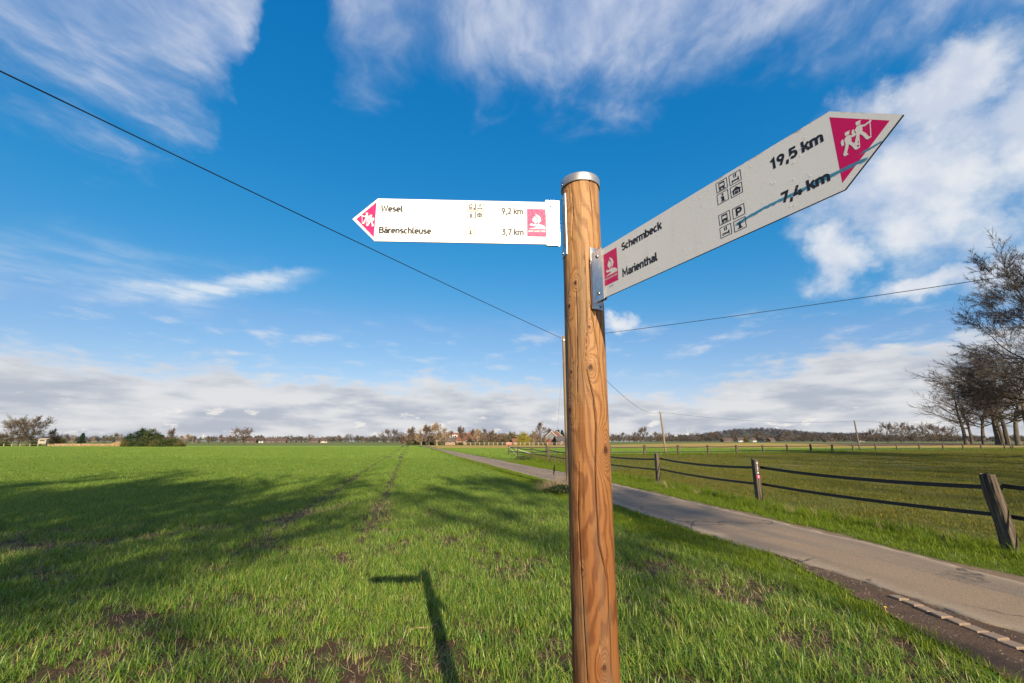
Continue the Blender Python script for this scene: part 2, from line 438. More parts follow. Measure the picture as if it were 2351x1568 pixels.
MAT['steel'] = simple('stainless_steel', (.62, .60, .57), .33, .9, var=.18, scale=60)
MAT['bolt'] = simple('bolt_steel', (.45, .43, .40), .28, .95, var=.2, scale=80)
MAT['black'] = simple('black_edge', (.018, .018, .019), .5, var=.2)
MAT['ink'] = simple('ink', (.016, .018, .026), .35, var=.15, scale=30)
MAT['pole'] = simple('pole_wood', (.22, .15, .085), .85, var=.35, scale=6, bump=.3, bd=.01, stretch=(2, 2, .15))
MAT['pole_grey'] = simple('pole_wood_dark', (.13, .105, .075), .85, var=.3, scale=6, stretch=(2, 2, .15))
MAT['wire'] = simple('cable', (.012, .015, .016), .5, var=.1)
MAT['white_plastic'] = simple('white_plastic', (.75, .75, .72), .4, var=.05)
MAT['brick'] = simple('red_brick', (.22, .105, .07), .9, var=.25, scale=2)
MAT['brick_pale'] = simple('pale_brick', (.27, .17, .12), .9, var=.2, scale=2)
MAT['tile_red'] = simple('red_roof_tile', (.17, .065, .042), .8, var=.25, scale=1.5)
MAT['tile_dark'] = simple('dark_roof_tile', (.075, .065, .062), .8, var=.25, scale=1.5)
MAT['tile_far'] = simple('far_roof_tile', (.075, .048, .042), .85, var=.25, scale=1.5)
MAT['brick_far'] = simple('far_brick', (.09, .07, .06), .9, var=.25, scale=2)
MAT['render_far'] = simple('far_render', (.42, .41, .39), .9, var=.1)
MAT['render'] = simple('white_render', (.72, .70, .65), .9, var=.06)
MAT['slate'] = simple('slate_cladding', (.20, .21, .22), .8, var=.15)
MAT['timber'] = simple('dark_timber', (.10, .07, .05), .9, var=.3, stretch=(1, 1, .2))
MAT['post_pale'] = simple('pale_post', (.30, .25, .20), .9, var=.2)
MAT['timber_pale'] = simple('pale_timber', (.34, .29, .24), .9, var=.2, stretch=(1, 1, .2))
MAT['glass'] = simple('window_glass', (.03, .035, .04), .08, var=.1)
MAT['stone'] = simple('concrete_paver', (.22, .16, .115), .9, var=.2, scale=30, bump=.5, bd=.004)
MAT['red'] = simple('red_board', (.45, .06, .04), .5, var=.1)
MAT['pebble'] = simple('pebble', (.17, .13, .10), .9, var=.3)
MAT['dandelion'] = simple('dandelion_yellow', (.75, .50, .02), .6, var=.1)

def m_sleeper():
    w = material('weathered_oak'); p = obj_co(w)
    oi = w.n('ShaderNodeObjectInfo')
    pz = w.vm('ADD', p, w.comb(oi.outputs['Random'], 0.0, w.m('MULTIPLY', oi.outputs['Random'], 9.)))
    n = w.noise(w.mapping(pz, scale=(22, 22, 1.3)), 1.6, 7, .65)
    b = w.noise(pz, 3, 4, .6)
    c = w.ramp(n, [(.32, (.022, .017, .013)), (.48, (.070, .056, .043)), (.62, (.135, .110, .085)), (.78, (.24, .20, .155))])
    c = w.mix(w.m('MULTIPLY', w.mr(b, .5, .75), .7), c, (.13, .095, .062))
    return finish(w, pbsdf(w, c, .9, 0, .25, w.bump(n, .9, .02)))
MAT['sleeper'] = m_sleeper()

def m_sign():
    w = material('white_sign_enamel'); p = obj_co(w)
    n = w.noise(p, 9, 5, .6); f = w.noise(p, 260, 3, .6); x, y, z = w.sep(p)[0:3]
    c = w.mix(n, (.75, .775, .785), (.80, .82, .82))
    # grime creeping in from the edge
    up = w.n('ShaderNodeAttribute', attribute_name='rim').outputs['Fac']
    gr = w.m('MULTIPLY', w.mr(w.m('ADD', up, w.m('MULTIPLY', w.m('SUBTRACT', w.noise(p, 38, 5, .7), .5), 1.1)), .56, .85), .9)
    c = w.mix(gr, c, (.20, .12, .06))
    c = w.mix(w.m('MULTIPLY', w.mr(w.noise(w.mapping(p, scale=(6, 6, 1.5)), 6, 4, .6), .52, .8), .14), c, (.45, .45, .40))
    return finish(w, pbsdf(w, c, w.mr(f, .3, .7, .44, .56), 0, .3, w.bump(f, .05, .0005)))
MAT['sign'] = m_sign()
def m_print(name, col):
    w = material(name); p = obj_co(w); f = w.noise(p, 260, 3, .6); n = w.noise(p, 20, 4, .6)
    c = w.mix(n, tuple(k * .88 for k in col), col)
    return finish(w, pbsdf(w, c, w.mr(f, .3, .7, .42, .58), 0, .36, w.bump(f, .12, .0006)))
MAT['magenta'] = m_print('magenta_print', (.66, .001, .13))
MAT['ink'] = m_print('black_print', (.016, .018, .028))
MAT['white_print'] = m_print('white_print', (.80, .80, .78))
def m_spray():
    w = material('blue_spray_paint'); p = obj_co(w)
    n = w.noise(p, 130, 5, .7)
    s = pbsdf(w, (.04, .28, .48), .5)
    t = w.n('ShaderNodeBsdfTransparent'); mx = w.n('ShaderNodeMixShader')
    a = w.n('ShaderNodeAttribute', attribute_name='soft').outputs['Fac']
    w.link(w.mr(w.m('ADD', a, w.m('MULTIPLY', w.m('SUBTRACT', n, .5), 1.3)), .25, .75, 0, .85), mx.inputs[0])
    w.link(t.outputs[0], mx.inputs[1]); w.link(s.outputs[0], mx.inputs[2])
    return finish(w, mx)
MAT['spray'] = m_spray()
def m_drop():
    w = material('water_drop'); s = pbsdf(w, (.86, .87, .88), .05, 0, .6)
    t = w.n('ShaderNodeBsdfTransparent'); mx = w.n('ShaderNodeMixShader'); mx.inputs[0].default_value = .24
    w.link(t.outputs[0], mx.inputs[1]); w.link(s.outputs[0], mx.inputs[2])
    return finish(w, mx)
MAT['drop'] = m_drop()

# ------------------------------------------------------------------ ground, fields, road
def grid_sheet(name, xs, ys, off, mat):
    X, Y = np.meshgrid(xs, ys); Z = zt(X, Y) + off
    nx, ny = len(xs), len(ys)
    V = np.stack([X, Y, Z], -1).reshape(-1, 3)
    i = np.arange(nx * ny).reshape(ny, nx)
    F = np.stack([i[:-1, :-1], i[:-1, 1:], i[1:, 1:], i[1:, :-1]], -1).reshape(-1, 4)
    return obj(name, mesh_np(name, V, [F], [mat], True))
def span_sheet(name, ys, left, right, n, off, mat, smooth=True):
    """sheet between two edge curves x=left(y), x=right(y)"""
    ys = np.asarray(ys, float); t = np.linspace(0, 1, n)
    L = left(ys); Rr = right(ys)
    X = L[:, None] * (1 - t) + Rr[:, None] * t; Y = np.repeat(ys[:, None], n, 1)
    o = off(Y) if callable(off) else off
    Z = zt(X, Y) + o
    V = np.stack([X, Y, Z], -1).reshape(-1, 3)
    i = np.arange(len(ys) * n).reshape(len(ys), n)
    F = np.stack([i[:-1, :-1], i[:-1, 1:], i[1:, 1:], i[1:, :-1]], -1).reshape(-1, 4)
    return obj(name, mesh_np(name, V, [F], [mat], smooth))

far = [250, 290, 340, 400, 470, 550, 650, 800, 1000, 1300, 1700, 2300, 3200, 4500, 6500]
gx = np.array([-q for q in far[::-1]] + list(np.arange(-220, 221, 20)) + far, float)
gy = np.array([-q for q in far[::-1]] + list(np.arange(-220, 221, 20)) + far, float)
tag(grid_sheet('ground', gx, gy, 0.0, MAT['ground']), kind='structure')

def curve(pts):
    a = np.array(sorted(pts, key=lambda q: q[1]), float)
    return lambda y: np.interp(y, a[:, 1], a[:, 0])
ROAD_L = curve([(5.6, -60), (5.15, -10), (4.82, 2), (4.66, 4.4), (4.44, 5.82), (4.28, 6.62), (4.08, 7.5), (3.74, 8.7), (3.33, 10.6), (2.88, 13), (1.68, 20.2), (.27, 25.9), (-2.1, 35.5), (-6.6, 53), (-15.6, 93), (-31.5, 158), (-42, 200)])
ROAD_R = curve([(7.7, -60), (7.1, -10), (6.75, 2), (6.55, 5), (6.43, 6), (6.3, 7.05), (6.1, 8.6), (5.69, 10.84), (5.10, 13.96), (4.15, 19.2), (3.0, 25), (1.75, 29.5), (-.72, 39.3), (-6.3, 61.7), (-19.2, 112), (-33.9, 172), (-40, 200)])
FIELD_E = curve([(4.1, -60), (3.75, 0), (3.62, 3.7), (3.66, 4.5), (3.62, 5.1), (3.5, 5.9), (2.98, 7.33), (2.25, 9.4), (1.62, 13), (.95, 17), (-1.5, 27.6), (-4.6, 40), (-8.4, 55), (-17.4, 93), (-33.4, 158), (-44, 200)])
DIRT_L = curve([(4.3, -60), (3.95, 0), (3.74, 3.67), (3.80, 4.46), (3.9, 5.1), (4.0, 5.87), (4.16, 7.0), (4.12, 7.4)])
ys_road = np.concatenate([np.arange(-60, 3, 1.5), np.arange(3, 30, .06), np.arange(30, 60, .4), np.arange(60, 196, 3)])
def rag(y, amp, k): return amp * (fbm(y * 2.3 + k * 31, y * 0 + k, 4) - .5) * np.clip(1.2 - y / 60, .25, 1)
def build_road():
    n = 26; ys = ys_road; t = np.linspace(0, 1, n)
    L = ROAD_L(ys) + rag(ys, .22, 1); Rr = ROAD_R(ys) + rag(ys, .26, 2)
    X = L[:, None] * (1 - t) + Rr[:, None] * t; Y = np.repeat(ys[:, None], n, 1)
    # drop a clean slab edge of a few centimetres to the dirt
    edge = np.minimum(t, 1 - t)[None, :]
    Z = zt(X, Y) + .035 + .03 * np.sin(np.pi * t)[None, :] + .008 * (fbm(X * 1.5, Y * .8, 3) - .5) + np.clip(Y - 30, 0, 60) * .0006
    V = np.stack([X, Y, Z], -1)
    Lo = V[:, :1].copy(); Lo[..., 2] = zt(Lo[..., 0], Lo[..., 1]) - .02; Lo[..., 0] -= .015
    Ro = V[:, -1:].copy(); Ro[..., 2] = zt(Ro[..., 0], Ro[..., 1]) - .02; Ro[..., 0] += .015
    V = np.concatenate([Lo, V, Ro], 1); nn = n + 2
    ac = np.concatenate([[0], t, [1]])
    i = np.arange(len(ys) * nn).reshape(len(ys), nn)
    F = np.stack([i[:-1, :-1], i[:-1, 1:], i[1:, 1:], i[1:, :-1]], -1).reshape(-1, 4)
    me = mesh_np('road', V.reshape(-1, 3), [F], [MAT['road']], True, {'across': ('FLOAT', np.repeat(ac[None, :], len(ys), 0))})
    return tag(obj('road', me), kind='structure')
road = build_road()
yf = np.concatenate([np.arange(-60, 0, 6), np.arange(0, 30, .5), np.arange(30, 100, 3), np.arange(100, 176, 5)])
field = span_sheet('wheat_field', yf, lambda y: -260 + 0 * y, FIELD_E, 60, lambda Y: .004 + .0004 * np.clip(Y - 40, 0, 200), MAT['field']); tag(field, kind='structure')
yv = np.concatenate([np.arange(-60, 0, 6), np.arange(0, 40, .25), np.arange(40, 176, 4)])
tag(span_sheet('grass_verge', yv, FIELD_E, lambda y: ROAD_L(y) + .3, 8, lambda Y: .008 + .0004 * np.clip(Y - 40, 0, 200), MAT['verge']), kind='structure')
yd = np.concatenate([np.arange(-60, 0, 4), np.arange(0, 7.41, .1)])
def dirt_l(y): return DIRT_L(y) + .18 * (fbm(y * 1.7, y * 0 + 9, 4) - .5)
def bumpy(X, Y): return .016 + .03 * (fbm(X * 5, Y * 5, 5) - .5)
def build_dirt():
    ys = np.concatenate([np.arange(-30, 2, 1.), np.arange(2, 7.41, .04)]); n = 24; t = np.linspace(0, 1, n)
    L = dirt_l(ys); Rr = ROAD_L(ys) + .12
    X = L[:, None] * (1 - t) + Rr[:, None] * t; Y = np.repeat(ys[:, None], n, 1)
    e = np.minimum(t * 4, 1)[None, :]
    Z = .024 + .030 * (fbm(X * 5, Y * 5, 5) - .4) * e
    i = np.arange(len(ys) * n).reshape(len(ys), n)
    F = np.stack([i[:-1, :-1], i[:-1, 1:], i[1:, 1:], i[1:, :-1]], -1).reshape(-1, 4)
    tag(obj('dirt_strip', mesh_np('dirt_strip', np.stack([X, Y, Z], -1), [F], [MAT['soil']], True)), kind='structure')
build_dirt()
# sandy margin on the far side of the road
def m_sand():
    w = material('sandy_margin'); p = geo_pos(w); n = w.noise(p, 5, 7, .65); f = w.noise(p, 60, 4, .7)
    c = w.mix(n, (.115, .078, .05), (.26, .19, .125)); c = w.mix(w.mr(f, .55, .8), c, (.32, .25, .18))
    return finish(w, pbsdf(w, c, .95, 0, .2, w.bump(f, .8, .02)))
MAT['sand'] = m_sand()
tag(span_sheet('sandy_margin', np.concatenate([np.arange(-30, 2, 2), np.arange(2, 40, .12), np.arange(40, 120, 4)]), lambda y: ROAD_R(y) - .2,
               lambda y: ROAD_R(y) + .16 + .34 * (fbm(y * 1.1, y * 0 + 4, 4) - .3) * np.clip(1.3 - y / 60, .4, 1.3), 5, lambda Y: .014 + .0004 * np.clip(Y - 40, 0, 200), MAT['sand']), kind='structure')

FENCE_A = [(8.55, 1.6), (8.05, 7.46), (6.99, 12.76), (6.27, 19.16), (4.75, 27.8), (3.08, 36.45), (1.96, 44.0), (.66, 51.37), (-.44, 57.84)]
FENCE_B = [(-.44, 57.84), (4.5, 57.2), (8.6, 56.6), (12.6, 56.6), (17.3, 57.6), (22.4, 59.3), (27.2, 61.0), (32.6, 63.9), (38.0, 66.6), (43.9, 70.2), (49.6, 73.0), (55.2, 75.9), (61.2, 79.0), (68.0, 82.2), (74.2, 84.8), (81.0, 87.4), (88.2, 90.0), (95.2, 92.8), (101.8, 95.4), (110.0, 98.2), (113.0, 99.2), (118.5, 101.2)]
fa = np.array(sorted(FENCE_A, key=lambda q: q[1])); fb = np.array(FENCE_B)
FA_X = lambda y: np.interp(y, fa[:, 1], fa[:, 0])
FB_Y = lambda x: np.interp(x, fb[:, 0], fb[:, 1])
def build_paddock():
    # pasture between the two fences and on behind the camera
    xs = np.concatenate([np.linspace(0, 1, 40) ** 1.6]); ys = np.concatenate([np.arange(-60, 0, 6), np.arange(0, 58, 1.)])
    X = []; Y = []
    for y in ys:
        l = max(FA_X(y) - .75, float(ROAD_R(y)) - .1); X.append(l + xs * (190 - l)); 
    X = np.array(X); s = (ys / 57.0).clip(0, 1)
    Yb = ys[:, None] + (FB_Y(X) - 57.5) * (s ** 2)[:, None]
    i = np.arange(X.size).reshape(X.shape)
    F = np.stack([i[:-1, :-1], i[:-1, 1:], i[1:, 1:], i[1:, :-1]], -1).reshape(-1, 4)
    Z = zt(X, Yb) + .006
    tag(obj('paddock', mesh_np('paddock', np.stack([X, Yb, Z], -1), [F], [MAT['paddock']], True)), kind='structure')
build_paddock()
def strip_sheet(name, ylo, yhi, x0, x1, off, mat, ny=8, nx=70):
    xs = np.linspace(x0, x1, nx); t = np.linspace(0, 1, ny)
    lo = ylo(xs); hi = yhi(xs)
    X = np.repeat(xs[:, None], ny, 1); Y = lo[:, None] * (1 - t) + hi[:, None] * t
    i = np.arange(X.size).reshape(X.shape)
    F = np.stack([i[:-1, :-1], i[1:, :-1], i[1:, 1:], i[:-1, 1:]], -1).reshape(-1, 4)
    tag(obj(name, mesh_np(name, np.stack([X, Y, zt(X, Y) + off], -1), [F], [mat], True)), kind='structure')
roadx_y = lambda x: np.interp(-x, [1.5, 8, 19.5, 34, 41], [43, 64, 112, 172, 200])   # where the road's right edge passes x
strip_sheet('crop_field', lambda x: np.where(x < 0, np.minimum(roadx_y(x) + 3, 113), FB_Y(x) + .8), lambda x: np.maximum(112 + .1 * np.maximum(x, 0) * .3, np.where(x < 0, roadx_y(x) + 3, 0)) + 1, -19, 230, .03, MAT['crop'], 14, 120)
strip_sheet('yellow_field', lambda x: np.maximum(112 + .1 * np.maximum(x, 0) * .3, np.where(x < 0, roadx_y(x) + 3, 0)) + 1, lambda x: 195 + .12 * np.maximum(x, 0) + 0 * x, -38, 150, .05, MAT['yellow'], 8, 100)
strip_sheet('ploughed_field', lambda x: 128 + .12 * x + 0 * x, lambda x: 165 + .2 * x, 110, 300, .08, MAT['plough'], 8, 40)

# row of concrete pavers sunk in the dirt beside the asphalt
for k, (px_, py_) in enumerate([(4.352, 5.33), (4.345, 5.155), (4.338, 4.99), (4.340, 4.83), (4.342, 4.668), (4.345, 4.508), (4.350, 4.35), (4.340, 4.19), (4.350, 4.02)]):
    r = np.random.default_rng(k + 50); a = .060; b = .066; j = lambda s=.006: float(r.uniform(-s, s))
    base = [(-a + j(), -b + j()), (a + j(), -b + j()), (a + j(), b + j()), (-a + j(), b + j())]
    z1 = .050 + j(.004); c = .006; m = MB()
    vs = [(u, v, -.06) for u, v in base] + [(u, v, z1 - c) for u, v in base] + [(u * .9, v * .92, z1) for u, v in base]
    fs = [(0, 1, 5, 4), (1, 2, 6, 5), (2, 3, 7, 6), (3, 0, 4, 7), (4, 5, 9, 8), (5, 6, 10, 9), (6, 7, 11, 10), (7, 4, 8, 11), (8, 9, 10, 11)]
    m.add(vs, fs); o = m.obj('paving_stone', MAT['stone'], road); o.location = (px_, py_, 0); o.rotation_euler = (j(.04), j(.05), .04 + j(.06))
# ------------------------------------------------------------------ the signpost
def arc(cx, cy, rx, ry, a0, a1, n=8):
    return [(cx + rx * math.cos(R(a0 + (a1 - a0) * i / n)), cy + ry * math.sin(R(a0 + (a1 - a0) * i / n))) for i in range(n + 1)]
# stroke lettering in the manner of a road-sign grotesque; cap height 10, centre lines inset by half a stroke (.85)
def glyphs():
    G = {}
    o4 = lambda w: arc(w / 2, 4.6, w / 2 - .85, 1.75, 0, 180) + arc(w / 2, 2.6, w / 2 - .85, 1.75, 180, 360) + [(w - .85, 4.6)]
    G['o'] = (5.6, [o4(5.2)])
    G['e'] = (5.6, [[(.95, 3.6), (4.35, 3.6), (4.35, 4.6)] + arc(2.6, 4.6, 1.75, 1.75, 10, 180) + arc(2.6, 2.6, 1.75, 1.75, 180, 318)])
    G['c'] = (5.0, [arc(2.5, 4.6, 1.65, 1.75, 35, 180) + arc(2.5, 2.6, 1.65, 1.75, 180, 325)])
    G['s'] = (5.0, [arc(2.4, 4.95, 1.5, 1.4, 40, 180) + arc(2.4, 4.75, 1.5, 1.1, 180, 262, 4) + arc(2.5, 2.3, 1.55, 1.35, 82, 0, 5) + arc(2.5, 2.2, 1.55, 1.35, 0, -145)])
    G['a'] = (5.4, [[(.9, 5.4)] + arc(2.5, 4.7, 1.75, 1.65, 140, 0) + [(4.25, .0)], [(4.25, 3.75), (2.4, 3.75)] + arc(2.3, 2.3, 1.45, 1.45, 90, 270) + [(3.0, .9), (4.25, 1.8)]])
    G['ä'] = (5.4, G['a'][1] + [[(1.3, 8.1), (1.3, 9.7)], [(3.5, 8.1), (3.5, 9.7)]])
    G['r'] = (3.7, [[(.85, 0), (.85, 7.2)], [(.85, 4.7)] + arc(2.75, 4.5, 1.9, 1.85, 180, 80, 5) + [(3.4, 6.3)]])
    G['n'] = (5.5, [[(.85, 0), (.85, 7.2)], [(.85, 4.6)] + arc(2.6, 4.6, 1.75, 1.75, 180, 0) + [(4.35, 0)]])
    G['h'] = (5.5, [[(.85, 0), (.85, 10)], [(.85, 4.6)] + arc(2.6, 4.6, 1.75, 1.75, 180, 0) + [(4.35, 0)]])
    G['m'] = (8.5, [[(.85, 0), (.85, 7.2)], [(.85, 4.8)] + arc(2.5, 4.8, 1.65, 1.55, 180, 0) + [(4.15, 0)], [(4.15, 4.8)] + arc(5.8, 4.8, 1.65, 1.55, 180, 0) + [(7.45, 0)]])
    G['u'] = (5.5, [[(.85, 7.2), (.85, 2.6)] + arc(2.6, 2.6, 1.75, 1.75, 180, 360) + [(4.35, 7.2)], [(4.35, 2.6), (4.35, 0)]])
    G['b'] = (5.6, [[(.85, 10), (.85, 0)], [(.85, 4.6)] + arc(2.6, 4.6, 1.75, 1.75, 180, 0) + arc(2.6, 2.6, 1.75, 1.75, 0, -180)])
    G['k'] = (5.3, [[(.85, 0), (.85, 10)], [(4.7, 7.2), (1.3, 3.2)], [(2.3, 4.2), (4.8, 0)]])
    G['i'] = (2.2, [[(.95, 0), (.95, 7.2)], [(.95, 8.2), (.95, 9.9)]])
    G['l'] = (3.0, [[(.95, 10), (.95, 2.0)] + arc(2.1, 2.0, 1.15, 1.15, 180, 270, 4) + [(2.8, .85)]])
    G['t'] = (3.9, [[(1.5, 9.2), (1.5, 2.2)] + arc(2.7, 2.2, 1.2, 1.35, 180, 270, 4) + [(3.5, .85)], [(.1, 6.4), (3.5, 6.4)]])
    G['W'] = (9.4, [[(.75, 10), (2.5, .3), (4.6, 8.8), (6.7, .3), (8.45, 10)]])
    G['B'] = (6.4, [[(.95, 5.2), (3.4, 5.2)] + arc(3.4, 7.15, 1.7, 2.0, -90, 90) + [(.95, 9.15), (.95, .85), (3.6, .85)] + arc(3.6, 3.0, 1.9, 2.15, -90, 90) + [(3.2, 5.15)]])
    G['S'] = (6.0, [arc(2.9, 7.1, 1.95, 2.05, 30, 180) + arc(2.9, 6.8, 1.95, 1.7, 180, 265, 4) + arc(3.0, 3.1, 2.0, 2.1, 85, 0, 6) + arc(3.0, 2.9, 2.0, 2.05, 0, -150)])
    G['M'] = (8.4, [[(.95, 0), (.95, 9.6), (4.0, 2.8), (7.05, 9.6), (7.05, 0)]])
    G['H'] = (7.0, [[(.95, 0), (.95, 10)], [(5.65, 0), (5.65, 10)], [(.95, 5.1), (5.65, 5.1)]])
    G['O'] = (6.8, [arc(3.2, 6.9, 2.3, 2.25, 0, 180) + arc(3.2, 3.1, 2.3, 2.25, 180, 360) + [(5.5, 6.9)]])
    G['E'] = (5.7, [[(5.1, 9.15), (.95, 9.15), (.95, .85), (5.1, .85)], [(.95, 5.1), (4.6, 5.1)]])
    G['A'] = (6.8, [[(.6, 0), (3.2, 9.6), (5.8, 0)], [(1.6, 2.6), (4.8, 2.6)]])
    G['R'] = (6.5, [[(.95, 0), (.95, 9.15), (3.4, 9.15)] + arc(3.4, 6.9, 1.9, 2.25, 90, -90) + [(.95, 4.65)], [(3.4, 4.65), (5.5, 0)]])
    G['K'] = (6.4, [[(.95, 0), (.95, 10)], [(5.6, 10), (1.3, 4.2)], [(2.6, 6.0), (5.8, 0)]])
    G['T'] = (5.8, [[(.1, 9.15), (5.5, 9.15)], [(2.8, 9.15), (2.8, 0)]])
    G['I'] = (2.4, [[(1.0, 0), (1.0, 10)]])
    G['G'] = (6.6, [arc(3.2, 6.9, 2.3, 2.25, 20, 180) + arc(3.2, 3.1, 2.3, 2.25, 180, 360) + [(5.5, 4.9), (3.4, 4.9)]])
    G['P'] = (6.3, [[(.95, 0), (.95, 9.15), (3.4, 9.15)] + arc(3.4, 6.7, 1.9, 2.45, 90, -90) + [(.95, 4.25)]])
    G['1'] = (5.2, [[(.8, 7.7), (3.0, 9.5), (3.0, 0)]])
    G['9'] = (6.0, [arc(2.8, 6.9, 1.95, 2.25, -10, 350, 16), [(4.7, 6.2), (2.2, 0)]])
    G['5'] = (5.9, [[(4.9, 9.15), (1.35, 9.15), (1.1, 5.0)] + arc(2.8, 3.4, 2.0, 2.5, 118, -150, 10)])
    G['7'] = (5.6, [[(.4, 9.15), (4.6, 9.15), (1.9, 0)]])
    G['4'] = (6.1, [[(3.4, 10), (.9, 2.6), (5.7, 2.6)], [(4.1, 5.4), (4.1, 0)]])
    G['2'] = (5.9, [arc(2.8, 7.0, 1.95, 2.15, 160, -10, 8) + [(4.3, 5.3), (1.0, .85), (5.2, .85)]])
    G['3'] = (5.9, [[(.9, 9.15), (4.5, 9.15), (2.6, 5.6)] + arc(2.8, 3.25, 1.95, 2.4, 85, -150, 10)])
    G[','] = (2.6, [[(1.35, 1.6), (.6, -2.2)]])
    G['-'] = (3.6, [[(.5, 4), (3.0, 4)]])
    G[' '] = (2.6, [])
    return G
GL = glyphs()
class Print:
    """flat lettering and pictograms lying on a board; collected as ribbons and polygons just proud of its face"""
    def __init__(self, fr, w0=.00018): self.fr = fr; self.v = []; self.f = []; self.k = 0; self.w0 = w0
    def lift(self): self.k += 1; return self.w0 + (self.k % 12) * .000008
    def poly(self, pts):
        h = self.lift(); b = len(self.v)
        self.v += [self.fr(u, v, h) for u, v in pts]; self.f.append(tuple(range(b, b + len(pts)))); return self
    def line(self, pts, wd, closed=False):
        h = self.lift(); P = [Vector(p) for p in pts]
        Q = [P[0]]
        for p in P[1:]:
            if (p - Q[-1]).length > 1e-7: Q.append(p)
        P = Q; n = len(P); b = len(self.v)
        for i in range(n):
            if closed: d0 = (P[i] - P[i - 1]).normalized(); d1 = (P[(i + 1) % n] - P[i]).normalized()
            else:
                d0 = (P[i] - P[i - 1]).normalized() if i else (P[1] - P[0]).normalized()
                d1 = (P[i + 1] - P[i]).normalized() if i < n - 1 else d0
            t = (d0 + d1); t = t.normalized() if t.length > 1e-4 else d1
            nn = Vector((-t.y, t.x)); c = max(.45, nn.dot(Vector((-d1.y, d1.x))))
            q = nn * (wd / 2 / c)
            self.v.append(self.fr(P[i].x + q.x, P[i].y + q.y, h)); self.v.append(self.fr(P[i].x - q.x, P[i].y - q.y, h))
        for i in range(n if closed else n - 1):
            j = (i + 1) % n; self.f.append((b + 2 * i, b + 2 * i + 1, b + 2 * j + 1, b + 2 * j))
        return self
    def text(self, s, u, v, cap, width=None, bold=2.05, align='l'):
        tot = sum(GL[c][0] for c in s) - .5
        sx = (width / tot) if width else cap / 10; sy = cap / 10
        x = u
        for c in s:
            adv, strokes = GL[c]
            for st_ in strokes: self.line([(x + a * sx, v + b * sy) for a, b in st_], bold * (sx + sy) / 2)
            x += adv * sx
        return self
    def obj(self, name, mat, parent):
        me = bpy.data.meshes.new(name); me.from_pydata(self.v, [], self.f); me.update(); me.materials.append(mat)
        return obj(name, me, parent)
def disc(cx, cy, r, n=14, ry=None): return [(cx + r * math.cos(2 * math.pi * i / n), cy + (ry or r) * math.sin(2 * math.pi * i / n)) for i in range(n)]

PB = Vector((.209, 1.27, 0.0))                   # foot of the post
PR = .0605; PTOP = 2.588
def axis_x(z): return PB.x + z * (.0185 / 2.62)
post_root = empty('signpost', PB)
tag(post_root, 'round wooden signpost with metal cap and two white arrow boards with magenta tips', 'signpost')

def m_post():
    w = material('round_post_pine'); p = obj_co(w); x, y, z = w.sep(p)[0:3]
    kn = w.n('ShaderNodeAttribute', attribute_name='knotfield').outputs['Fac']
    kc = w.n('ShaderNodeAttribute', attribute_name='knotcore').outputs['Fac']
    cr = w.n('ShaderNodeAttribute', attribute_name='crack').outputs['Fac']
    lowf = w.noise(w.mapping(p, scale=(5, 5, .75)), 1.7, 4, .55)
    wig = w.noise(w.mapping(p, scale=(16, 16, 3.5)), 1.5, 4, .6)
    cxx = w.m('ADD', x, w.m('MULTIPLY', w.m('SUBTRACT', w.noise(w.comb(2.0, 5.0, w.m('MULTIPLY', z, 1.3)), 1.6, 3), .5), .05))
    cyy = w.m('ADD', y, w.m('MULTIPLY', w.m('SUBTRACT', w.noise(w.comb(7.0, 1.0, w.m('MULTIPLY', z, 1.1)), 1.6, 3), .5), .07))
    rad = w.vm('LENGTH', w.comb(cxx, cyy, 0.0))
    ring = w.m('ADD', w.m('ADD', rad, w.m('MULTIPLY', lowf, .034)), w.m('ADD', w.m('MULTIPLY', wig, .009), w.m('MULTIPLY', kn, .026)))
    band = w.m('SINE', w.m('MULTIPLY', ring, 2 * math.pi / .0058))
    band = w.mr(band, -.35, 1.0)
    fib = w.noise(w.mapping(p, scale=(150, 150, 3.0)), 1.5, 5, .65)
    saw = w.noise(w.mapping(p, scale=(6, 6, 420)), 1.0, 3, .7)
    hz = w.mr(w.m('ADD', z, w.m('MULTIPLY', w.m('SUBTRACT', lowf, .5), .9)), 1.35, 2.35)
    light = w.mix(hz, (.225, .090, .026), (.400, .212, .082))
    dark = w.mix(hz, (.105, .031, .007), (.225, .098, .032))
    c = w.mix(w.m('MULTIPLY', band, .78), light, dark)
    c = w.mix(w.m('MULTIPLY', w.mr(fib, .35, .75), .40), c, w.mix(hz, (.105, .036, .012), (.150, .080, .034)))
    c = w.mix(w.m('MULTIPLY', w.mr(saw, .45, .7), w.m('MULTIPLY', .22, hz)), c, (.42, .29, .155))
    ch = w.noise(w.mapping(p, scale=(40, 40, 9)), 1.5, 4, .6)
    c = w.mix(w.m('MULTIPLY', w.mr(ch, .66, .74), .55), c, (.38, .235, .115))
    gn = w.noise(w.mapping(p, loc=(3, 1, 0), scale=(14, 14, 1.8)), 1.4, 5, .6)
    c = w.mix(w.m('MULTIPLY', w.mr(gn, .48, .70), .62), c, (.135, .095, .056))
    c = w.mix(w.mr(kc, .25, .85), c, (.060, .022, .009))
    c = w.mix(w.m('MULTIPLY', w.mr(w.m('ABSOLUTE', w.m('SUBTRACT', kc, .22)), .10, .02), .6), c, (.10, .043, .018))
    c = w.mix(w.mr(cr, .25, .8), c, (.022, .012, .007))
    h = w.m('ADD', w.m('MULTIPLY', fib, .5), w.m('ADD', w.m('MULTIPLY', band, -.25), w.m('MULTIPLY', saw, .25)))
    return finish(w, pbsdf(w, c, .62, 0, .35, w.bump(h, .55, .0022)))
MAT['post'] = m_post()
def surf(px, py):                # where a picture point lies on the post's front: angle and height
    z = hgt(py, 1.215); x = at(px, 1.215, z) - axis_x(z)
    return math.asin(max(-.98, min(.98, x / PR))), z
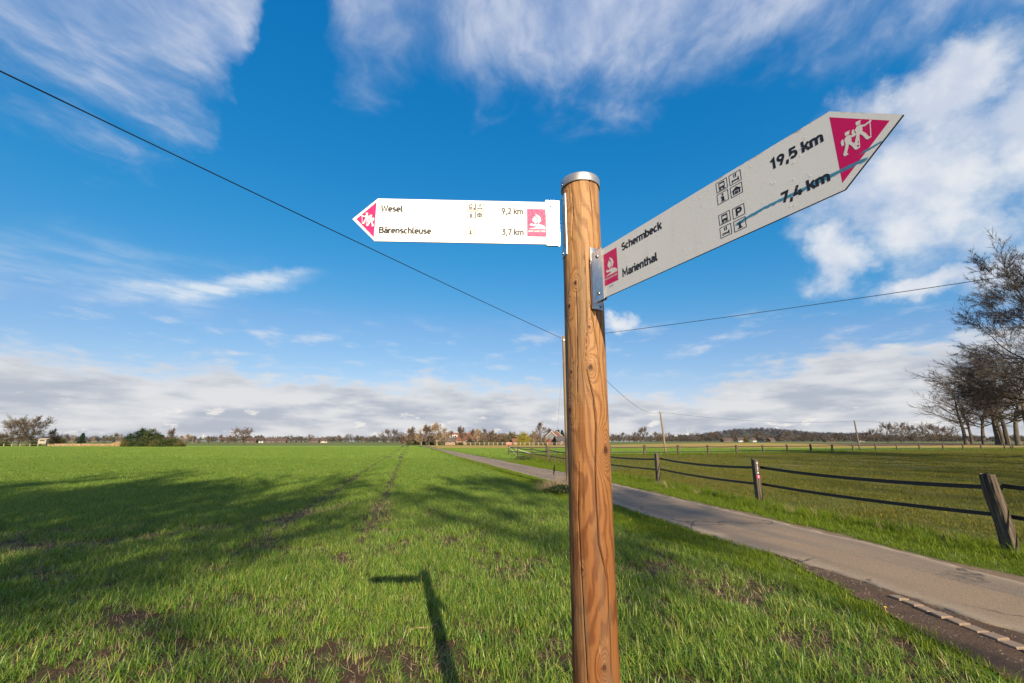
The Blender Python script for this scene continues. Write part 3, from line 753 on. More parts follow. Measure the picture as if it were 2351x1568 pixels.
def build_post():
    na, nz = 220, 760
    ph = np.linspace(-np.pi, np.pi, na, endpoint=False); zz = np.concatenate([np.linspace(-.3, .9, 60, endpoint=False), np.linspace(.9, PTOP - .004, nz - 60)])
    PH, Z = np.meshgrid(ph, zz)
    kf = np.zeros_like(PH); kc = np.zeros_like(PH); ck = np.zeros_like(PH)
    def dang(a): return (PH - a + np.pi) % (2 * np.pi) - np.pi
    knots = [(1355, 845, 1.0), (1391, 1034, 1.35), (1312, 941, 1.1), (1309, 699, .85), (1386, 1532, .9), (1352, 752, .5), (1314, 852, .6), (1305, 527, .7), (1321, 649, .75), (1300, 446, .9), (1338, 1310, .4)]
    kn = [(*surf(a, b), s) for a, b, s in knots] + [(2.2, 2.1, 1), (3.0, 1.6, 1.1), (-2.4, 1.9, .9), (-2.0, 1.2, 1), (1.9, 1.3, .8)]
    bul = np.zeros_like(PH)
    for a, z, s in kn:
        du = dang(a) * PR; dz = Z - z
        kf += s * np.exp(-((du / (.017 * s)) ** 2 + (dz / (.040 * s)) ** 2))
        wob = .2 * np.sin(3 * np.arctan2(dz, du) + a * 9)
        kc = np.maximum(kc, np.exp(-(((du / (.0078 * s)) ** 2 + (dz / (.0100 * s)) ** 2) * (1 + wob)) ** 1.4))
        bul += .0022 * s * np.exp(-((du / (.016 * s)) ** 2 + (dz / (.022 * s)) ** 2))
    cracks = [([(1352.6, 405), (1361.8, 502), (1366.6, 565), (1372, 640)], .0017), ([(1352, 690), (1355, 705), (1368, 773), (1377, 830), (1388, 913), (1396, 1000)], .0014),
              ([(1345, 851), (1362, 913), (1368, 980), (1366, 1081), (1368, 1137), (1374, 1249), (1396, 1333), (1402, 1450), (1408, 1600)], .0017),
              ([(1323, 660), (1326, 800), (1326, 924)], .0008), ([(1330, 1060), (1328, 1170), (1340, 1400), (1350, 1600)], .0011), ([(1310, 405), (1316, 480), (1313, 560)], .0008),
              ([(1338, 560), (1344, 640), (1347, 760), (1343, 830)], .0006), ([(1383, 410), (1388, 520), (1390, 600)], .0006)]
    for pts, wd in cracks:
        q = sorted([surf(*p)[::-1] for p in pts]); qz = np.array([k[0] for k in q]); qa = np.array([k[1] for k in q])
        a = np.interp(zz, qz, qa) + .012 * (fbm(zz * 30, zz * 0 + wd * 9999, 3) - .5)
        env = np.clip(np.minimum((zz - qz[0]) / .05, (qz[-1] - zz) / .05), 0, 1)
        du = dang(a[:, None]) * PR
        ck = np.maximum(ck, np.exp(-(du / (wd * (.35 + .65 * env[:, None]))) ** 2) * (env[:, None] > 0))
    rad = PR * (1 + .035 * (fbm(np.sin(PH) * 1.2 + 20, np.cos(PH) * 1.2 + Z * 3.5, 3) - .5)) + bul - .007 * ck + .0016 * (fbm(PH * 14 + 50, Z * 10, 3) - .5) - .004 * np.clip(kc - .6, 0, 1)
    rad = np.minimum(rad, PR + .0022)
    X = axis_x(Z) - PB.x + rad * np.sin(PH); Y = -rad * np.cos(PH)
    V = np.stack([X, Y, Z], -1).reshape(-1, 3)
    i = np.arange(na * len(zz)).reshape(len(zz), na); j = np.roll(i, -1, 1)
    F = np.stack([i[:-1], j[:-1], j[1:], i[1:]], -1).reshape(-1, 4)
    me = mesh_np('post', V, [F, i[-1:].copy()], [MAT['post']], True, {'knotfield': ('FLOAT', kf), 'knotcore': ('FLOAT', kc), 'crack': ('FLOAT', ck)})
    obj('post', me, post_root)
build_post()
def lathe(prof, n=64):
    V = []; F = []
    for r, z in prof:
        V += [(r * math.sin(2 * math.pi * k / n), -r * math.cos(2 * math.pi * k / n), z) for k in range(n)]
    for i in range(len(prof) - 1):
        F += [(i * n + k, i * n + (k + 1) % n, (i + 1) * n + (k + 1) % n, (i + 1) * n + k) for k in range(n)]
    F.append(tuple((len(prof) - 1) * n + k for k in range(n)))
    return V, F
cv, cf = lathe([(.0615, -.0005), (.0640, -.0005), (.0642, .001), (.0640, .026), (.0630, .0285), (.0600, .030), (.02, .0315)])
m = MB(); ax = axis_x(PTOP) - PB.x
m.add([(x + ax, y, z + PTOP - .024) for x, y, z in cv], cf)
cap = m.obj('metal_cap', MAT['galv'], post_root, True)
def bolt_mesh(r=.0052, h=.0035):
    v, f = lathe([(r * 1.0, 0), (r, h * .35), (r * .86, h * .75), (r * .62, h), (r * .44, h), (r * .40, h * .45), (r * .05, h * .45)], 18)
    me = bpy.data.meshes.new('bolt'); me.from_pydata(v, [], f); me.update(); me.materials.append(MAT['bolt'])
    me.polygons.foreach_set('use_smooth', np.ones(len(me.polygons), bool)); return me
BOLT = bolt_mesh()
def bolt(p, n, parent, s=1.0):
    o = obj('bolt', BOLT, parent); o.location = p; o.rotation_euler = Vector(n).to_track_quat('Z', 'Y').to_euler(); o.scale = (s, s, s); return o
b = bolt(Vector((ax - .0640 * math.sin(R(75)), -.0640 * math.cos(R(75)), PTOP - .014)), (-math.sin(R(75)), -math.cos(R(75)), 0), cap, .6); b.name = 'nail'

def frame(O, E):
    O = Vector(O); E = Vector(E); ex = (E - O).normalized(); n = ex.cross(Vector((0, 0, 1))).normalized()
    fr = lambda u, v, w: O + ex * u + Vector((0, 0, 1)) * v + n * w - PB
    return fr, ex, n
SH = .149
def build_board(fr, outline, inner, name, label):
    """board with a thin black core showing at its edge; rim attribute marks the upper edge for grime"""
    n = len(outline); m = MB()
    fv = []; ff = []; rim = []
    # face made of a fine grid of quads clipped to the outline would be overkill: a border ring plus centre fan carries the rim weight
    cx = sum(p[0] for p in outline) / n; cy = sum(p[1] for p in outline) / n
    m.prism(outline, -.0042, -.0003, fr)
    root = m.obj(name, MAT['black'], post_root)
    root['label'] = label
    # enamelled face, subdivided along its length
    us = np.linspace(min(p[0] for p in outline), max(p[0] for p in outline), 90)
    xs = [p[0] for p in outline]
    def vr(u):
        lo, hi = 9, -9
        for i in range(n):
            (a, b), (c, d) = outline[i], outline[(i + 1) % n]
            if abs(c - a) < 1e-9:
                if abs(u - a) < 1e-6: lo = min(lo, b, d); hi = max(hi, b, d)
                continue
            if min(a, c) - 1e-9 <= u <= max(a, c) + 1e-9:
                v = b + (d - b) * (u - a) / (c - a); lo = min(lo, v); hi = max(hi, v)
        return lo, hi
    us = np.unique(np.concatenate([us, xs])); nv = 16
    V = []; rimv = []
    for u in us:
        lo, hi = vr(u)
        for k in range(nv):
            t = k / (nv - 1); V.append(fr(u, lo + (hi - lo) * t, 0.0)); rimv.append(inner(u, t))
    i = np.arange(len(us) * nv).reshape(len(us), nv)
    F = np.stack([i[:-1, :-1], i[1:, :-1], i[1:, 1:], i[:-1, 1:]], -1).reshape(-1, 4)
    obj('board_face', mesh_np('board_face', np.array([tuple(v) for v in V]), [F], [MAT['sign']], False, {'rim': ('FLOAT', rimv)}), root)
    return root
def box_outline(pr, u0, v0, w_, h_, wd=.0014): pr.line([(u0, v0), (u0 + w_, v0), (u0 + w_, v0 + h_), (u0, v0 + h_)], wd, True)
BW, BH = .0252, .0226
def pic(pr, kind, u, v, wk=1.0):
    X = lambda a: u + a * BW; Y = lambda b: v + b * BH
    L = lambda pts, wd=.0018, cl=False: pr.line([(X(a), Y(b)) for a, b in pts], wd * 1.2 * wk, cl)
    Pg = lambda pts: pr.poly([(X(a), Y(b)) for a, b in pts])
    box_outline(pr, u, v, BW, BH, .0013 * wk)
    if kind == 'bus':
        L([(.26, .22), (.26, .84), (.74, .84), (.74, .22)], .0014); L([(.26, .80), (.74, .80)], .0024)
        Pg([(.25, .24), (.75, .24), (.75, .34), (.66, .40), (.66, .46), (.34, .46), (.34, .40), (.25, .34)])
        Pg([(.28, .13), (.38, .13), (.38, .24), (.28, .24)]); Pg([(.62, .13), (.72, .13), (.72, .24), (.62, .24)]); L([(.16, .11), (.84, .11)], .0010)
    elif kind == 'train':
        L([(.12, .62), (.5, .90), (.88, .62)], .0013); Pg([(.2, .24), (.64, .24), (.64, .46), (.2, .46)]); L(arc_b(.42, .46, .20, .20), .0011); L([(.16, .14), (.7, .14)], .001); L([(.76, .16), (.92, .16), (.92, .34), (.76, .34)], .0018)
    elif kind == 'bed':
        L([(.42, .56), (.42, .88)], .0017); L([(.58, .56), (.58, .88)], .0017); L([(.52, .86), (.64, .86)], .0020)
        L([(.22, .12), (.22, .36)], .0013); L([(.22, .24), (.78, .24)], .0012); L([(.78, .12), (.78, .50)], .0015); Pg([(.60, .30), (.76, .30), (.76, .46)]); L([(.22, .36), (.60, .33)], .001)
    elif kind == 'info':
        Pg(disc_b(.5, .79, .11)); Pg([(.38, .14), (.62, .14), (.62, .60), (.38, .60)]); L([(.30, .13), (.72, .13)], .0010); L([(.30, .58), (.60, .58)], .0010)
    elif kind == 'museum':
        Pg([(.10, .56), (.5, .86), (.90, .56), (.90, .50), (.10, .50)]); Pg([(.18, .14), (.30, .14), (.30, .52), (.18, .52)]); Pg([(.70, .14), (.82, .14), (.82, .52), (.70, .52)])
        L([(.40, .14), (.40, .44)], .0016); L([(.50, .14), (.50, .44)], .0016); L([(.60, .14), (.60, .44)], .0016)
    elif kind == 'P': pr.text('P', X(.26), Y(.14), .75 * BH, .50 * BW, 2.1)
    elif kind == 'tower':
        Pg([(.38, .20), (.62, .20), (.57, .54), (.43, .54)]); L([(.28, .18), (.72, .18)], .0015); Pg([(.36, .54), (.64, .54), (.68, .64), (.32, .64)])
        for a in (.34, .5, .66): L([(a, .64), (a + (a - .5) * .25, .74)], .0015)
def arc_b(cx, cy, rx, ry): return arc(cx, cy, rx, ry, 0, 180)
def disc_b(cx, cy, r): return disc(cx, cy, r * .9, 14, r)
def hiker(pr, u, v, s, d):
    """walking figure with pack and stick, d=+1 walks along +u"""
    X = lambda a, b: (u + d * a * s, v + b * s)
    Pg = lambda pts: pr.poly([X(a, b) for a, b in (pts if d > 0 else pts[::-1])]); L = lambda pts, wd: pr.line([X(a, b) for a, b in pts], wd * s)
    Pg(disc(.02, .90, .085, 12)); Pg([(-.06, .95), (.14, .95), (.14, .98), (-.04, 1.0)])
    Pg([(-.10, .45), (.10, .45), (.13, .62), (.10, .79), (-.04, .80), (-.12, .68)])
    Pg([(-.24, .48), (-.15, .48), (-.14, .74), (-.21, .75), (-.25, .66)])
    L([(.04, .76), (.20, .66), (.44, .72)], .075); L([(.40, .78), (.33, .10)], .035)
    L([(.02, .50), (.14, .30), (.22, .06)], .115); L([(.20, .045), (.34, .075)], .07)
    L([(-.03, .50), (-.10, .28), (-.20, .04)], .12); L([(-.22, .03), (-.08, .03)], .07)
def emblem(root, fr, u0, v0, w_, h_):
    bg = Print(fr, .00008); bg.poly([(u0, v0), (u0 + w_, v0), (u0 + w_, v0 + h_), (u0, v0 + h_)]); bg.obj('emblem_panel', MAT['magenta'], root)
    p = Print(fr, .00022); X = lambda a, b: (u0 + a * w_, v0 + b * h_); Pg = lambda pts: p.poly([X(a, b) for a, b in pts])
    Pg([(.44, .82), (.60, .76), (.70, .68), (.73, .60), (.68, .53), (.61, .49), (.59, .45), (.61, .43), (.55, .43), (.56, .49), (.58, .55), (.58, .62), (.54, .70), (.46, .75)])
    Pg([(.38, .74), (.49, .68), (.55, .62), (.55, .55), (.50, .51), (.46, .50), (.46, .46), (.48, .43), (.40, .43), (.42, .48), (.38, .51), (.31, .54), (.28, .59), (.30, .65), (.36, .69)])
    Pg([(.30, .475), (.22, .465), (.15, .45), (.14, .42), (.20, .39), (.40, .375), (.54, .355), (.46, .33), (.06, .275), (.95, .275), (.96, .33), (.90, .385), (.78, .425), (.60, .445), (.40, .445), (.26, .432), (.24, .443), (.28, .455)])
    p.text('HOHE MARK STEIG', u0 + .05 * w_, v0 + .165 * h_, .062 * h_, .90 * w_, 1.5)
    p.obj('emblem_motif', MAT['white_print'], root)
def drops(fr, n, u0, u1, seed, parent, hi=.0016):
    r = np.random.default_rng(seed); V = []; F = []; k = 0
    for _ in range(n):
        u = r.uniform(u0, u1); v = r.uniform(.008, SH - .008)
        if fbm(u * 22 + seed, v * 22, 2) < .44: continue
        s = (.0005 + hi * r.random() ** 4); sy = s * r.uniform(.9, 1.5)
        ring = [(u + s * math.cos(a), v + sy * math.sin(a)) for a in np.arange(6) * math.pi / 3]
        V += [tuple(fr(a, b, .0002)) for a, b in ring] + [tuple(fr(u + (a - u) * .6, v + (b - v) * .6, .0002 + s * .45)) for a, b in ring] + [tuple(fr(u, v, .0002 + s * .62))]
        F += [(k + i, k + (i + 1) % 6, k + 6 + (i + 1) % 6, k + 6 + i) for i in range(6)] + [(k + 6 + i, k + 6 + (i + 1) % 6, k + 12) for i in range(6)]
        k += 13
    me = bpy.data.meshes.new('rain_drops'); me.from_pydata(V, [], F); me.update(); me.materials.append(MAT['drop'])
    me.polygons.foreach_set('use_smooth', np.ones(len(me.polygons), bool))
    tag(obj('rain_drops', me, parent), kind='stuff')

# --- left board (points left, reads from its tip to the post)
ZL = H + .612
frL, exL, nL = frame((-.431, 1.232, ZL), (.1185, 1.254, ZL))
LB = build_board(frL, [(0, 0), (.5495, 0), (.5495, SH), (0, SH), (-.075, SH / 2)], lambda u, t: .0 if t < 1 else .2, 'arrow_board', 'white arrow board pointing left to Wesel and Bärenschleuse')
for t_ in (('Wesel', .012, .1030, .0224, .0685), ('Bärenschleuse', .0105, .0275, .0224, .164), ('9,2 km', .397, .1026, .0224, .070), ('3,7 km', .398, .0290, .0224, .070)):
    Print(frL).text(*t_).obj('lettering', MAT['ink'], LB)
for kind, u, v in (('train', .2868, .1145), ('bed', .3142, .1140), ('info', .2868, .0872), ('museum', .3142, .0868), ('tower', .2868, .0274)):
    p = Print(frL); pic(p, kind, u, v, 1.45); p.obj('pictogram', MAT['ink'], LB)
p = Print(frL, .00008); p.poly([(-.063, .0745), (-.0035, .0125), (-.0035, .1365)]); p.obj('magenta_triangle', MAT['magenta'], LB)
for a_, b_ in ((-.030, .058), (-.0165, .051)):
    p = Print(frL, .00022); hiker(p, a_, b_, .040, -1); p.obj('hiker_symbol', MAT['white_print'], LB)
emblem(LB, frL, .480, .0255, .0625, .098)
p = Print(frL); p.text('bor-119-1', .503, .0155, .0036, .020, 1.4); p.obj('serial_number', MAT['ink'], LB)
drops(frL, 200, -.03, .545, 5, LB, .0006)
# --- right board (points right and towards the viewer)
ZR = H + .398
frR, exR, nR = frame((.264, 1.153, ZR), (.540, .618, ZR))
def rimR(u, t): return (.0 if t < .85 else (t - .85) / .15 * .62) * (1 if u > .34 else .5)
RB = build_board(frR, [(0, 0), (.602, 0), (.690, SH / 2), (.602, SH), (0, SH)], rimR, 'arrow_board', 'white arrow board pointing right to Schermbeck and Marienthal with blue paint smear')
for t_ in (('Schermbeck', .080, .1095, .0222, .1435), ('Marienthal', .077, .0345, .0226, .1250), ('19,5 km', .494, .1018, .0215, .0915), ('7,4 km', .504, .0268, .0205, .0805)):
    Print(frR).text(*t_).obj('lettering', MAT['ink'], RB)
for kind, u, v in (('bus', .3798, .1182), ('bed', .4108, .1180), ('info', .3790, .0910), ('museum', .4102, .0902), ('bus', .3772, .0440), ('P', .4088, .0426), ('bed', .3764, .0150), ('tower', .4080, .0142)):
    p = Print(frR); pic(p, kind, u, v); p.obj('pictogram', MAT['ink'], RB)
p = Print(frR, .00008); p.poly([(.6005, .1385), (.6005, .0125), (.6740, .0760)]); p.obj('magenta_triangle', MAT['magenta'], RB)
for a_, b_ in ((.6355, .0635), (.6190, .0560)):
    p = Print(frR, .00022); hiker(p, a_, b_, .040, 1); p.obj('hiker_symbol', MAT['white_print'], RB)
emblem(RB, frR, .0030, .0330, .0570, .0965)
p = Print(frR); p.text('bor-119-2', .021, .0240, .0036, .018, 1.6); p.obj('serial_number', MAT['ink'], RB)
drops(frR, 520, .02, .595, 8, RB, .0011)
def smear(pts, wd, name):
    V = []; A = []; n = len(pts)
    us = np.linspace(0, n - 1, 60)
    for s in us:
        i = min(int(s), n - 2); t = s - i; u = pts[i][0] * (1 - t) + pts[i + 1][0] * t; v = pts[i][1] * (1 - t) + pts[i + 1][1] * t
        e = min(1, s / .5, (n - 1 - s) / .35)
        for k, a in ((1, 0.), (.45, .75), (-.1, .95), (-1.4, .0)): V.append(tuple(frR(u, v + k * wd, .00014))); A.append(a * (.45 + .55 * e) if k in (.45, -.1) else .05)
    i = np.arange(60 * 4).reshape(60, 4); F = np.stack([i[:-1, :-1], i[1:, :-1], i[1:, 1:], i[:-1, 1:]], -1).reshape(-1, 4)
    obj(name, mesh_np(name, np.array(V), [F], [MAT['spray']], False, {'soft': ('FLOAT', A)}), RB)
smear([(.408, .0280), (.440, .0325), (.474, .0350), (.534, .0350), (.591, .0345), (.615, .0345), (.640, .0340)], .0042, 'paint_smear')
smear([(.628, .0470), (.645, .0478), (.663, .0500)], .0022, 'paint_smear')
# --- brackets
def plate(root_name, c, tang, z0, z1, wd, th=.003, curve_r=None):
    """upright plate bent slightly round the post"""
    m = MB(); out = []
    n = 9; a0 = math.atan2(c[0], -c[1])
    rr = PR + .0005
    for side in (0, th):
        for k in range(n):
            s = (k / (n - 1) - .5) * wd; a = a0 + s / (rr * 1.6)
            base = Vector((math.sin(a0), -math.cos(a0), 0)) * (rr + side); tg = Vector((math.cos(a0), math.sin(a0), 0))
            bend = -(s * s) / (2 * rr) * .75
            q = base + tg * s + Vector((math.sin(a0), -math.cos(a0), 0)) * bend
            q.x += axis_x((z0 + z1) / 2) - PB.x
            out.append(q)
    vs = [(q.x, q.y, z0) for q in out] + [(q.x, q.y, z1) for q in out]; N = 2 * n
    fs = []
    for k in range(n - 1):
        fs += [(k, k + 1, N + k + 1, N + k), (n + k + 1, n + k, N + n + k, N + n + k + 1), (k + 1, k, n + k, n + k + 1), (N + k, N + k + 1, N + n + k + 1, N + n + k)]
    fs += [(0, n, N + n, N)[::-1], (n - 1, 2 * n - 1, N + 2 * n - 1, N + n - 1)]
    m.add(vs, fs)
    return m, a0, rr + th
def bracket(fr, n_, u0, u1, ang, z0, z1, wd, side, bolts_u, mat):
    m, a0, rr = plate('', (math.sin(ang), -math.cos(ang)), None, z0, z1, wd)
    m.prism([(u0, -.004), (u1, -.004), (u1, SH + .004), (u0, SH + .004)], .0012, .0042, fr)
    m.prism([(u0, -.004), (u1, -.004), (u1, SH + .004), (u0, SH + .004)], -.0085, -.0050, fr)
    o = m.obj('bracket', mat, post_root)
    for v in (.018, SH - .016):
        bolt(fr(bolts_u, v, .0042), n_, o, 1.05)
    nn = Vector((math.sin(ang), -math.cos(ang), 0)); tg = Vector((math.cos(ang), math.sin(ang), 0))
    for z in (z0 + .010, z1 - .010):
        q = nn * (rr - .0006) + tg * side; q.x += axis_x(z) - PB.x; q.z = z
        bolt(q, nn, o, .95)
    return o
bracket(frL, nL, .5420, .5840, R(-76), hgt(587, 1.25), hgt(449, 1.25), .040, -.004, .5575, MAT['steel'])
bracket(frR, nR, -.0460, .0010, R(30), hgt(708, 1.205), hgt(567, 1.205), .040, .012, -.0210, MAT['steel'])
# ------------------------------------------------------------------ telephone poles and wires
def pole(x, y, h, r0, r1, lean, label, mat, guy=False, arm=True):
    t = empty('telephone_pole', (x, y, float(zt(x, y)))); tag(t, label, 'pole', 'poles carrying the telephone line')
    m = MB(); n = 8
    m.tube([(lean[0] * k / n, lean[1] * k / n, h * k / n - (.2 if k == 0 else 0)) for k in range(n + 1)], [r0 + (r1 - r0) * k / n for k in range(n + 1)], 12)
    m.obj('pole_shaft', mat, t, True)
    m = MB(); m.box((lean[0], lean[1], h - .18), (.09, 2.2 * r1 + .05, .05)); m.tube([(lean[0] - r1 - .05, lean[1], h - .16), (lean[0] - r1 - .05, lean[1], h - .06)], .025, 8); m.tube([(lean[0] + r1 + .05, lean[1], h - .16), (lean[0] + r1 + .05, lean[1], h - .06)], .025, 8)
    m.obj('insulator_bracket', MAT['galv'], t)
    if guy:
        m = MB(); g0 = Vector((lean[0], lean[1], h - .35)); g1 = Vector((-.62, -.15, .0)); m.tube([g0, g1], .006, 5); m.obj('guy_wire', MAT['galv'], t)
        d = (g0 - g1).normalized(); m = MB(); m.tube([g1 + d * .55, g1 + d * .72, g1 + d * .76, g1 + d * .92], [.014, .03, .03, .012], 8); m.obj('guy_insulator', MAT['band'], t)
    return t
P1 = (2.10, 16.6); HP1 = 5.86
pole(*P1, HP1, .095, .075, (-.02, 0), 'tall pale telephone pole just behind the signpost', MAT['pole'], True)
F2 = 63.5; P2 = (at(1529, F2), F2); HP2 = hgt(945, F2)
pole(*P2, HP2, .15, .11, (-.35, 0), 'leaning tan telephone pole behind the paddock fence', MAT['pole'])
F3 = 83.; P3 = (at(1975, F3), F3); HP3 = hgt(965, F3) - float(zt(at(1975, F3), F3))
pole(*P3, HP3, .15, .11, (-.1, 0), 'dark telephone pole farther right along the paddock fence', MAT['pole_grey'])
P4 = (118., 104.); HP4 = 6.9
pole(*P4, HP4, .15, .11, (0, 0), 'telephone pole standing among the tree row on the right', MAT['pole_grey'])
def wire(name, a, b, sag, r, label):
    a = Vector(a); b = Vector(b); n = 40
    pts = []
    for k in range(n + 1):
        t = k / n; p = a.lerp(b, t); p.z -= sag * 4 * t * (1 - t); pts.append(p - a)
    m = MB(); m.tube(pts, r, 5, False); o = m.obj(name, MAT['wire'], None, True); o.location = a
    tag(o, label, 'wire', 'telephone wires between the poles'); return o
wz = HP1 - .08
e = Vector((-5.85, 3.97, 0)) - Vector((P1[0], P1[1], 0)); q = Vector((P1[0], P1[1], 0)) + e * 1.9
wire('telephone_wire', (P1[0] - .13, P1[1], wz), (q.x, q.y, wz + .38), .10, .0095, 'black telephone wire sloping across the upper left sky')
e = Vector((12.1, 9.4, 0)) - Vector((P1[0], P1[1], 0)); q = Vector((P1[0], P1[1], 0)) + e * 2.4
wire('telephone_wire', (P1[0] + .13, P1[1], wz), (q.x, q.y, wz + .25), .28, .0095, 'thin telephone wire rising to the right edge of the sky')
wire('telephone_wire', (P1[0] + .12, P1[1] + .05, wz), (P2[0] - .35 - .15, P2[1], HP2 - .1), 1.15, .012, 'telephone wire sagging from the near pole to the leaning tan pole')
wire('telephone_wire', (P2[0] - .35 + .15, P2[1], HP2 - .1), (P3[0] - .25, P3[1], HP3 + float(zt(*P3)) - .1), .75, .014, 'telephone wire between the leaning tan pole and the dark pole')
wire('telephone_wire', (P3[0] + .1, P3[1], HP3 + float(zt(*P3)) - .1), (P4[0] - .15, P4[1], HP4 + float(zt(*P4)) - .1), .7, .014, 'telephone wire from the dark pole to the tree row')

# ------------------------------------------------------------------ paddock fences
def sleeper_mesh(seed, w_, d_, h):
    """squared, weathered post with uneven top, splits and worn corners"""
    r = np.random.default_rng(seed); nz = 14; ns = 5
    V = []; ring = []
    cor = [(-1, -1), (1, -1), (1, 1), (-1, 1)]
    prof = []
    for k in range(4):
        a = np.array(cor[k]); b_ = np.array(cor[(k + 1) % 4])
        for s in range(ns):
            t = s / ns; q = a + (b_ - a) * t
            if s == 0: q = q * .93
            prof.append(q)
    prof = np.array(prof) * np.array([w_ / 2, d_ / 2]); N = len(prof)
    split = r.integers(0, N, 5)
    for i in range(nz):
        z = -.25 + (h + .25) * i / (nz - 1)
        sc = 1 + .03 * math.sin(i * 1.3 + seed) * .6 - (.05 if i == nz - 1 else 0)
        for j in range(N):
            p = prof[j] * sc * (1 - (.10 * (.5 + .5 * math.sin(i * .7 + j)) if j in split else 0)) + r.normal(0, .0028, 2)
            zz = z + (r.normal(0, .012) + (.02 * p[0] / w_ * (seed % 3 - 1)) if i == nz - 1 else 0)
            V.append((p[0], p[1], zz))
    F = [(i * N + j, i * N + (j + 1) % N, (i + 1) * N + (j + 1) % N, (i + 1) * N + j) for i in range(nz - 1) for j in range(N)]
    F.append(tuple((nz - 1) * N + j for j in range(N)))
    me = bpy.data.meshes.new('fence_post'); me.from_pydata(V, [], F); me.update(); me.materials.append(MAT['sleeper']); return me
POSTS = [sleeper_mesh(k, .205, .14, 1.0) for k in range(6)]
def band(parent, a, b, sag, hh, th, name='rubber_band'):
    """flat strip on edge hanging between two posts"""
    a = Vector(a); b = Vector(b); n = 14; d = (b - a); d.z = 0; d.normalize(); s = Vector((-d.y, d.x, 0)) * th / 2
    V = []; F = []
    for k in range(n + 1):
        t = k / n; p = a.lerp(b, t); p.z -= sag * 4 * t * (1 - t)
        for o_ in (-s + Vector((0, 0, -hh / 2)), s + Vector((0, 0, -hh / 2)), s + Vector((0, 0, hh / 2)), -s + Vector((0, 0, hh / 2))): V.append(tuple(p + o_))
    for k in range(n): F += [(4 * k + j, 4 * k + (j + 1) % 4, 4 * k + 4 + (j + 1) % 4, 4 * k + 4 + j) for j in range(4)]
    me = bpy.data.meshes.new(name); me.from_pydata(V, [], F); me.update(); me.materials.append(MAT['band']); return obj(name, me, parent)
fenceA = empty('rubber_band_fence', (0, 0, 0)); tag(fenceA, 'fence of squared grey posts and sagging black bands along the road', 'fence')
fenceB = empty('rubber_band_fence', (0, 0, 0)); tag(fenceB, 'long low fence of small posts across the far edge of the paddock', 'fence')
hA = [1.22, 1.22, 1.24, 1.24, 1.22, 1.22, 1.24, 1.18, 1.26]
leanA = [(0, 0), (.0, -.085), (-.015, .0), (-.02, 0), (0, 0), (.02, 0), (0, 0), (0, .0), (0, 0)]
STK = None
for k, (x, y) in enumerate(FENCE_A):
    dx, dy = (FENCE_A[min(k + 1, 8)][0] - FENCE_A[max(k - 1, 0)][0]), (FENCE_A[min(k + 1, 8)][1] - FENCE_A[max(k - 1, 0)][1])
    o = obj('fence_post', POSTS[k % 6], fenceA, (x, y, 0)); o.scale = (1.0 if k < 4 else .9, 1.0, hA[k])
    o.rotation_euler = (leanA[k][1], leanA[k][0], R(90) + .10 - .08 * (k % 3))
    if k == 2: STK = o
offA = lambda k: (FENCE_A[k][0] + .12, FENCE_A[k][1] + .02)
for k in range(8):
    a, b = offA(k), offA(k + 1)
    ln = math.hypot(a[0] - b[0], a[1] - b[1])
    band(fenceA, (*a, 1.02 - .02 * (k % 2)), (*b, 1.03), .06 * ln / 6 + (.05 if k in (5, 6) else .02), .072, .014)
    band(fenceA, (*a, .56), (*b, .55 + .02 * (k % 3)), .05, .066, .014)
for k, (x, y) in enumerate(FENCE_B[1:], 1):
    o = obj('fence_post', POSTS[(k * 2 + 1) % 6], fenceB, (x, y, float(zt(x, y)))); r = np.random.default_rng(k)
    o.scale = (1.35, 1.3, 1.24 + r.uniform(-.05, .06)); o.rotation_euler = (r.normal(0, .02), r.normal(0, .035), r.uniform(.1, .7))
for k in range(len(FENCE_B) - 1):
    (x0, y0), (x1, y1) = FENCE_B[k], FENCE_B[k + 1]
    z0, z1 = float(zt(x0, y0)), float(zt(x1, y1))
    for hh in (1.03, .40):
        band(fenceB, (x0, y0 + .12, z0 + hh), (x1, y1 + .12, z1 + hh), .04, .105, .02)
m = MB(); m.tube([(-.40, 57.75, 1.05), (.62, 53.5, .05)], .017, 6); m.obj('brace', MAT['white_plastic'], fenceA)
m = MB(); m.tube([(-.36, 57.8, 1.05), (2.9, 57.55, .10)], .017, 6); m.obj('brace', MAT['white_plastic'], fenceB)
m = MB(); m.box((-.44, 57.74, 1.46), (.70, .03, .28)); m.box((-.44, 57.85, 1.45), (.06, .06, .6)); o = m.obj('warning_board', MAT['red'], fenceA)
m = MB(); m.box((-.44, 57.722, 1.56), (.64, .004, .04)); m.box((-.44, 57.722, 1.42), (.64, .004, .02)); m.obj('board_print', MAT['render'], o)
